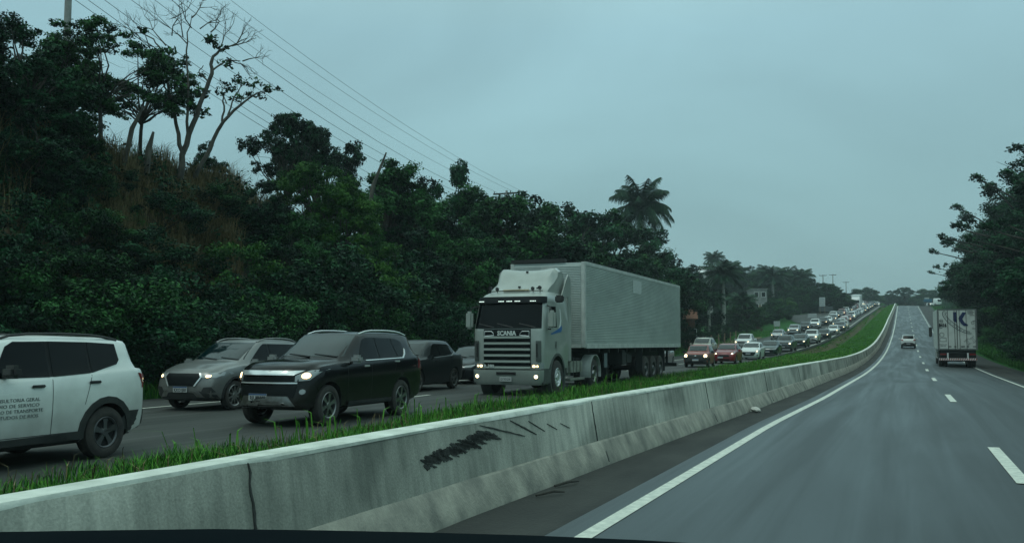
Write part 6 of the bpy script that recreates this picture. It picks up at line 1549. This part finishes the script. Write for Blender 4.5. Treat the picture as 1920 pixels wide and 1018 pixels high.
# tall half bare tree and its leaning neighbour
def place_special(o, u, x, s, rz, label):
    P = at_x(u, x); P.z -= .2; o.location = P; o.scale = (s, s, s); o.rotation_euler = (0, 0, rz); tag(o, label, 'tree', TL)
P = at_x(338, -26.5); k_ = px_m(P); rzv = math.atan2(-P.x, P.y)
def m_(u, v): return ((u - 338) / k_, (VPY - v) / k_ + EYE - P.z + .2)
def L_(pts): return [(*m_(u, v), y_, r_ * .78) for u, v, y_, r_ in pts]
sp = special('half_bare_tree', [L_([(332, 345, 0, .17), (335, 300, 0, .15), (352, 240, 0, .13), (372, 180, 0, .11), (385, 140, 0, .10), (382, 112, .1, .085), (395, 92, .1, .06), (420, 80, .2, .04), (447, 62, .2, .02)]), L_([(335, 300, 0, .12), (322, 240, .2, .09), (305, 170, .3, .07), (290, 100, .3, .05), (278, 80, .3, .03)]),
                               L_([(344, 260, 0, .08), (343, 190, -.2, .06), (338, 120, -.2, .045), (337, 70, -.3, .03), (345, 35, -.3, .015)]), L_([(388, 132, 0, .05), (410, 110, .1, .04), (436, 108, .2, .02)]), L_([(378, 158, 0, .045), (362, 140, 0, .03), (368, 126, 0, .02)]), L_([(310, 190, .2, .05), (285, 130, .4, .035), (262, 70, .5, .02)])],
             [(*m_(u, v), y_, r_ / k_) for u, v, y_, r_ in [(376, 72, 0, 26), (400, 86, .2, 22), (408, 112, .2, 20), (300, 130, .3, 34), (322, 160, .2, 36), (290, 150, .5, 30), (350, 178, .3, 26), (372, 178, .2, 20), (315, 195, .2, 26), (345, 205, -.2, 26), (368, 215, .2, 20), (300, 100, .3, 22), (262, 62, .5, 14)]],
             [(m_(u, v)[0], m_(u, v)[1], y_, dx, dz, L / k_) for u, v, y_, dx, dz, L in [(300, 90, .3, -.6, .8, 45), (345, 60, -.3, -.5, .8, 38), (338, 90, -.2, -.8, .7, 42), (395, 95, .1, .3, 1, 40), (420, 80, .2, .9, .4, 30), (430, 72, .2, .4, .9, 28), (310, 70, .3, .3, 1, 36), (290, 110, .3, -.8, .5, 44), (360, 60, -.3, .8, .7, 42), (345, 40, -.3, .5, .8, 26), (440, 108, .2, 1, .3, 26), (410, 105, .1, .7, -.2, 30), (278, 80, .3, -1, .3, 40), (330, 75, 0, -.1, 1, 45), (380, 60, 0, .6, 1, 32)]], 41, 'leaf', per=230, size=.10)
sp.location = P; sp.rotation_euler = (0, 0, rzv); tag(sp, 'tall pale half bare tree with twiggy top standing on the bank', 'tree', TL)
P = at_x(400, -27); k_ = px_m(P); rzv = math.atan2(-P.x, P.y)
def m_(u, v): return ((u - 400) / k_, (VPY - v) / k_ + EYE - P.z + .2)
sp = special('leaning_tree', [L_([(360, 345, 0, .13), (385, 290, 0, .11), (408, 235, 0, .095), (440, 200, .1, .07), (470, 175, .1, .04), (500, 165, .1, .02)]), L_([(408, 235, 0, .06), (412, 205, 0, .05), (405, 180, 0, .03)]), L_([(418, 222, 0, .05), (432, 180, .1, .035), (445, 160, .1, .02)])],
             [(*m_(u, v), y_, r_ / k_) for u, v, y_, r_ in [(440, 152, .1, 24), (465, 158, .1, 22), (490, 168, .1, 20), (508, 165, .1, 14), (418, 165, .1, 22), (430, 190, .1, 18), (455, 180, .1, 16), (400, 180, 0, 18), (478, 180, .1, 14)]],
             [(m_(u, v)[0], m_(u, v)[1], y_, dx, dz, L / k_) for u, v, y_, dx, dz, L in [(440, 200, .1, .3, 1, 26), (470, 175, .1, .9, .3, 20), (415, 200, 0, -.4, 1, 24)]], 42, 'leaf', per=200, size=.09)
sp.location = P; sp.rotation_euler = (0, 0, rzv); tag(sp, 'slender tree leaning right with feathery leaves beside the half bare tree', 'tree', TL)
for (u, x, vt, lean_, r_, lb) in ((262, -26.5, 246, .3, .13, 'broken tree stump with a splinter among the dry grass'), (672, -27, 282, 1.4, .12, 'dead leaning stub poking above the trees'), (215, -26.5, 195, .8, .10, 'thin leaning trunk left of the broken stump')):
    P = at_x(u, x); P.z -= .3; h = hfor(P, vt); pts = [(0, 0, 0), (lean_ * .3, 0, h * .4), (lean_ * .5, 0, h * .72), (lean_, 0, h)]
    o = MB().tube(pts, [r_ * 1.2, r_, r_ * .9, r_ * .35], 8).build('tree_stump', M['bark_pale'], None, True); o.location = P; o.rotation_euler = (0, 0, .6); tag(o, lb, 'tree stump')
k = 0
rb = random.Random(5)
for u, vt, x in [(-40, 250, -25.5), (-90, 380, -23), (20, 250, -25.5), (75, 285, -25.2), (110, 420, -23), (150, 370, -24.2), (180, 470, -22), (225, 500, -21.8), (300, 520, -21.5), (250, 400, -23.8), (345, 430, -23.2), (395, 330, -26), (205, 300, -26), (300, 340, -25), (450, 350, -25.5), (500, 400, -24.3), (530, 460, -22.6), (590, 440, -23), (660, 420, -23.3), (120, 520, -21.6), (240, 530, -21.4), (370, 530, -21.3)]:
    nm = ORD[k]; k += 1
    row([(rb.choice(['bush2', 'bush2', 'bush']), u, vt, x, nm + ' of the bushes covering the bank above the queue, counted in planting order', 1.35)], 'shrub', 'bushes covering the bank')
# far left vegetation behind the queue
GF = 'distant trees on the left'
row([('royal', 1357, 500, -27, 'large royal palm with a thick pale trunk behind the fence posts', 1.15), ('royal', 1341, 477, -60, 'tall palm whose crown stands against the sky above the white house', .9), ('coco', 1368, 488, -58, 'lighter green palm just right of the tallest skyline palm', 1.0), ('coco', 1392, 550, -27, 'bushy palm with drooping fronds right of the large royal palm', 1.2),
     ('coco', 1330, 545, -29, 'palm half hidden behind the large royal palm', 1.0), ('broad2', 1316, 510, -40, 'dark tree behind the brick hut', 1.1), ('broad', 1380, 498, -62, 'dark tree on the slope under the skyline palms', 1.3), ('broad2', 1405, 497, -70, 'rounded dark tree on the skyline left of the brick building', 1.2), ('broad2', 1432, 496, -75, 'dark tree on the skyline over the brick building', 1.2), ('coco', 1450, 500, -60, 'palm on the skyline right of the brick building', 1.2),
     ('broad', 1462, 512, -55, 'leafy tree on the slope right of the concrete house', 1.2), ('coco', 1478, 503, -62, 'middle palm of the far skyline group', 1.2), ('coco', 1497, 508, -52, 'right palm of the far skyline group', 1.2), ('royal', 1503, 510, -42, 'slim palm with a pale trunk near the end of the skyline group', 1.0), ('broad2', 1520, 520, -58, 'dark rounded tree left of the far utility poles', 1.3), ('broad2', 1545, 528, -60, 'dark tree behind the leftmost far utility pole', 1.5),
     ('broad', 1565, 536, -58, 'dark tree behind the middle far utility pole', 1.5), ('broad2', 1580, 546, -55, 'low tree at the right end of the far hill', 1.4), ('broad', 1400, 560, -30, 'leafy tree behind the drooping palm', 1.1), ('broad2', 1430, 575, -28, 'dark tree above the red leaved shrub', 1.1), ('bright', 1450, 572, -30, 'bright shrubby tree above the small grey board', 1.1), ('broad', 1475, 568, -29, 'leafy tree between the small grey board and the white banner', 1.2),
     ('bright', 1495, 560, -30, 'bright leafy tree left of the white banner', 1.2), ('broad', 1512, 563, -29, 'leafy tree just above the white banner', 1.2), ('broad2', 1415, 530, -48, 'dark tree beside the grey concrete house', 1.0), ('broad', 1490, 535, -45, 'green tree on the slope under the right skyline palm', 1.3), ('broad', 1370, 575, -32, 'dark tree right of the thick palm trunk', 1.1), ('bush', 1530, 570, -29, 'shrub left of the tall white advertising board'), ('bush2', 1340, 575, -30, 'dark shrub between the brick hut and the palm trunk', 1.4)], group=GF)
rt = random.Random(77)
for k in range(14):
    u = 1300 + k * 19 + rt.uniform(-5, 5); x = -rt.uniform(70, 110); vt = 512 + rt.uniform(-6, 8) + max(0, u - 1500) * .35
    row([(rt.choice(['broad', 'broad2']), u, vt, x, ORD[k] + ' tree from the left in the far dark row on the hilltop', 1.5)], group='dark tree row on the far hilltop')
GM = 'trees filling the slope left of the queue'
k = 0
for u, vt, x in [(1325, 560, -36), (1380, 540, -45), (1392, 520, -52), (1412, 552, -38), (1440, 545, -42), (1458, 535, -48), (1470, 552, -36), (1488, 548, -38), (1505, 540, -44), (1508, 560, -33), (1522, 548, -40), (1530, 560, -34), (1440, 590, -27), (1466, 585, -27.5), (1484, 580, -27.5), (1500, 576, -28), (1420, 592, -26.5), (1385, 590, -26), (1316, 606, -24.5)]:
    row([(rt.choice(['broad', 'broad2', 'broad2', 'bush2']), u, vt, x, ORD[k] + ' from the left in the thick belt of trees behind the fence posts and signs', 1.4)], group=GM); k += 1
k = 0
for u in range(1398, 1528, 10):
    y = 176 + (u * 3.7) % 34; x = y * ratio(u)
    if x > XF(y) - 7.5: x = XF(y) - 7.5; y = x / ratio(u)
    row([(rt.choice(['broad', 'broad2', 'bush', 'bright']), u, (574 if 1400 < u < 1445 else 558) + rt.uniform(-5, 5), x, ORD[k] + ' from the left in the line of low leafy trees above the roadside boards', 1.5)], group='low trees above the roadside boards'); k += 1
# trees beyond the crest
for k, (u, vt, y, sx) in enumerate([(1607, 548, 470, 2.6), (1622, 538, 440, 1.8), (1636, 543, 455, 1.6), (1650, 556, 500, 2.5), (1668, 557, 520, 2.4), (1672, 544, 470, 1.5), (1685, 543, 460, 2.0), (1712, 546, 470, 2.2), (1738, 541, 450, 1.8), (1750, 545, 440, 1.6), (1725, 556, 520, 2.4), (1700, 557, 525, 2.4), (1762, 549, 430, 1.8), (1642, 553, 480, 2.2), (1595, 552, 430, 2.0), (1780, 545, 400, 1.6)]):
    x = y * ratio(u); P = Vector((x, y, ground(x, y) - .4)); plant(rt.choice(['broad', 'broad2']), P, max(3, hfor(P, vt)), sx, None, ORD[k] + ' tree counted in the hazy group beyond the crest of the road', 'tree', 'hazy trees beyond the crest')
P = Vector((455 * ratio(1697.5), 455, 0)); P.z = ground(P.x, P.y); plant('umbrella', P, max(4, hfor(P, 537)), 1.0, None, 'small lone flat-topped tree against the sky over the crest', 'tree', 'hazy trees beyond the crest')
# right hand side
GR = 'trees on the right hand verge'
for kind, x, y, H, sx, rz, lb in [('road', 14.0, 92, 18.5, 1.15, .1, 'tall overhanging tree on the right with boughs reaching over the truck'), ('road', 15.0, 130, 19.5, 1.25, .35, 'second overhanging tree further along on the right'), ('road', 14.5, 168, 17, 1.2, 6.1, 'overhanging tree furthest along the right verge'), ('road', 12.0, 64, 14, 1.2, .2, 'dark tree at the right edge of the picture'),
        ('broad2', 11.5, 78, 7.5, 1.2, 0, 'low dark tree behind the right side of the box truck'), ('broad', 12, 104, 8, 1.3, 1, 'leafy low tree on the right verge beyond the box truck'), ('broad2', 12, 140, 8, 1.3, 2, 'low dark tree beneath the second overhanging tree'), ('broad', 13.5, 195, 8, 1.3, 3, 'leafy tree on the right verge near the flatbed truck'),
        ('broad2', 11.5, 52, 8, 1.3, 4, 'dark tree on the near right verge'), ('bush2', 9.6, 60, 3.2, 1.2, 0, 'dark shrub at the near right kerb'), ('bush', 9.8, 70, 3.2, 1.2, 2, 'leafy shrub right of the box truck wheels'), ('bush2', 9.8, 84, 3.5, 1.2, 1, 'dark shrub hidden behind the box truck'), ('bush', 10.2, 100, 3.5, 1.2, 3, 'leafy shrub just beyond the box truck on the right'), ('bush2', 9.6, 48, 3.0, 1.2, 5, 'dark shrub low at the right edge'), ('bush', 10.5, 120, 3.5, 1.2, 5, 'shrub under the second overhanging tree'),
        ('broad2', 18, 75, 14, 1.2, 5, 'tall dark tree behind the near overhanging tree'), ('broad2', 19, 110, 15, 1.2, 6, 'tall dark tree behind the tallest overhanging tree'), ('broad2', 15.5, 98, 16.5, 1.0, 3, 'tall dense tree beside the tallest overhanging tree'), ('broad2', 13, 74, 12, 1.0, 4, 'dense dark tree right of the box truck'), ('broad', 15.5, 116, 16, .9, 4, 'tall leafy tree between the overhanging trees'), ('broad', 19, 150, 14, 1.3, 1, 'tall leafy tree behind the furthest overhanging tree'), ('broad2', 17, 50, 13, 1.2, 2, 'tall dark tree nearest the camera on the right'), ('broad', 17, 225, 7, 1.5, 2, 'small leafy tree beyond the flatbed truck'), ('broad2', 16, 270, 7, 1.5, 2, 'small dark tree far along on the right')]:
    plant(kind, Vector((x, y, ground(x, y) - .2)), H, sx, rz, lb, 'shrub' if 'bush' in kind else 'tree', GR)

# ------------------------------------------------------------------ small litter at the foot of the barrier
q = MB()
bb = bmesh.new(); bmesh.ops.create_icosphere(bb, subdivisions=2, radius=.12)
for v in bb.verts: v.co *= 1 + .45 * noise.noise(v.co * 9); v.co.z = v.co.z * .5 + .06
me = bpy.data.meshes.new('crumpled_bag'); bb.to_mesh(me); bb.free(); me.materials.append(mat('plastic_bag', (.5, .5, .45), .6)); o = link(bpy.data.objects.new('crumpled_bag', me)); P = at(1417, 772); o.location = (P.x, P.y, P.z); tag(o, 'small crumpled pale bag lying by the foot of the barrier', 'litter')
for i, (u0, v0, u1, v1) in enumerate(((1005, 932, 1058, 925), (1040, 914, 1085, 905))):
    a, b_ = at(u0, v0), at(u1, v1); o = MB().tube([a + Vector((0, 0, .02)), (a + b_) / 2 + Vector((.03, .02, .045)), b_ + Vector((0, 0, .02))], [.012, .016, .008], 6).build('fallen_stick', M['bark'], None, True); tag(o, ('nearer', 'farther')[i] + ' of two dark sticks lying at the foot of the barrier', 'stick', 'fallen sticks')

# ------------------------------------------------------------------ the dashboard of the car we sit in
M['dash'] = mat('dashboard_vinyl', (.002, .005, .007), .9, col2=(.004, .008, .010), vs=4, spec=.03)
def dpt(u, v, z):
    d = ray(u, v); t = (z - EYE) / d.z; return EYEP + d * t
edge = [dpt(u, v, 1.42) for u, v in ((-500, 1003), (-250, 997), (0, 991), (200, 988), (400, 985.5), (600, 988), (800, 992), (1000, 997.5), (1200, 1006), (1400, 1018), (1600, 1036))]
vs = []; n = len(edge)
for (k, dz) in ((1.0, -.10), (1.0, -.012), (.985, 0), (.8, .0), (.5, -.02), (.5, -.10)):
    for p in edge: vs.append((p.x * k, p.y * k, 1.42 + dz))
fs = []
for j in range(5):
    for i in range(n - 1): fs.append((j * n + i, (j + 1) * n + i, (j + 1) * n + i + 1, j * n + i + 1))
fs += [tuple(5 * n + i for i in range(n)) + tuple(i for i in range(n))[::-1]]
for e_ in (0, n - 1): fs.append(tuple(j * n + e_ for j in range(6)))
dash = empty('car_dashboard', (0, 0, 0)); mesh_obj('dashboard_top', vs, fs, M['dash'], dash, True, 30)
tag(dash, 'dark dashboard top of the car the picture is taken from', 'dashboard')

# ------------------------------------------------------------------ haze
me = bpy.data.meshes.new('haze'); mbh = MB().box(-900, 900, -260, 1700, -6, 75); me.from_pydata(mbh.v, [], mbh.f); bz = bmesh.new(); bz.from_mesh(me); bmesh.ops.recalc_face_normals(bz, faces=bz.faces[:]); bz.to_mesh(me); bz.free(); hm = bpy.data.materials.new('haze_air'); hm.use_nodes = True; t = hm.node_tree; t.nodes.clear()
ho = t.nodes.new('ShaderNodeOutputMaterial'); hv = t.nodes.new('ShaderNodeVolumePrincipled'); hv.inputs['Color'].default_value = (.80, .95, .97, 1); hv.inputs['Density'].default_value = .00042; hv.inputs['Anisotropy'].default_value = 0
t.links.new(hv.outputs[0], ho.inputs['Volume']); me.materials.append(hm); hz = link(bpy.data.objects.new('haze', me)); tag(hz, kind='stuff')
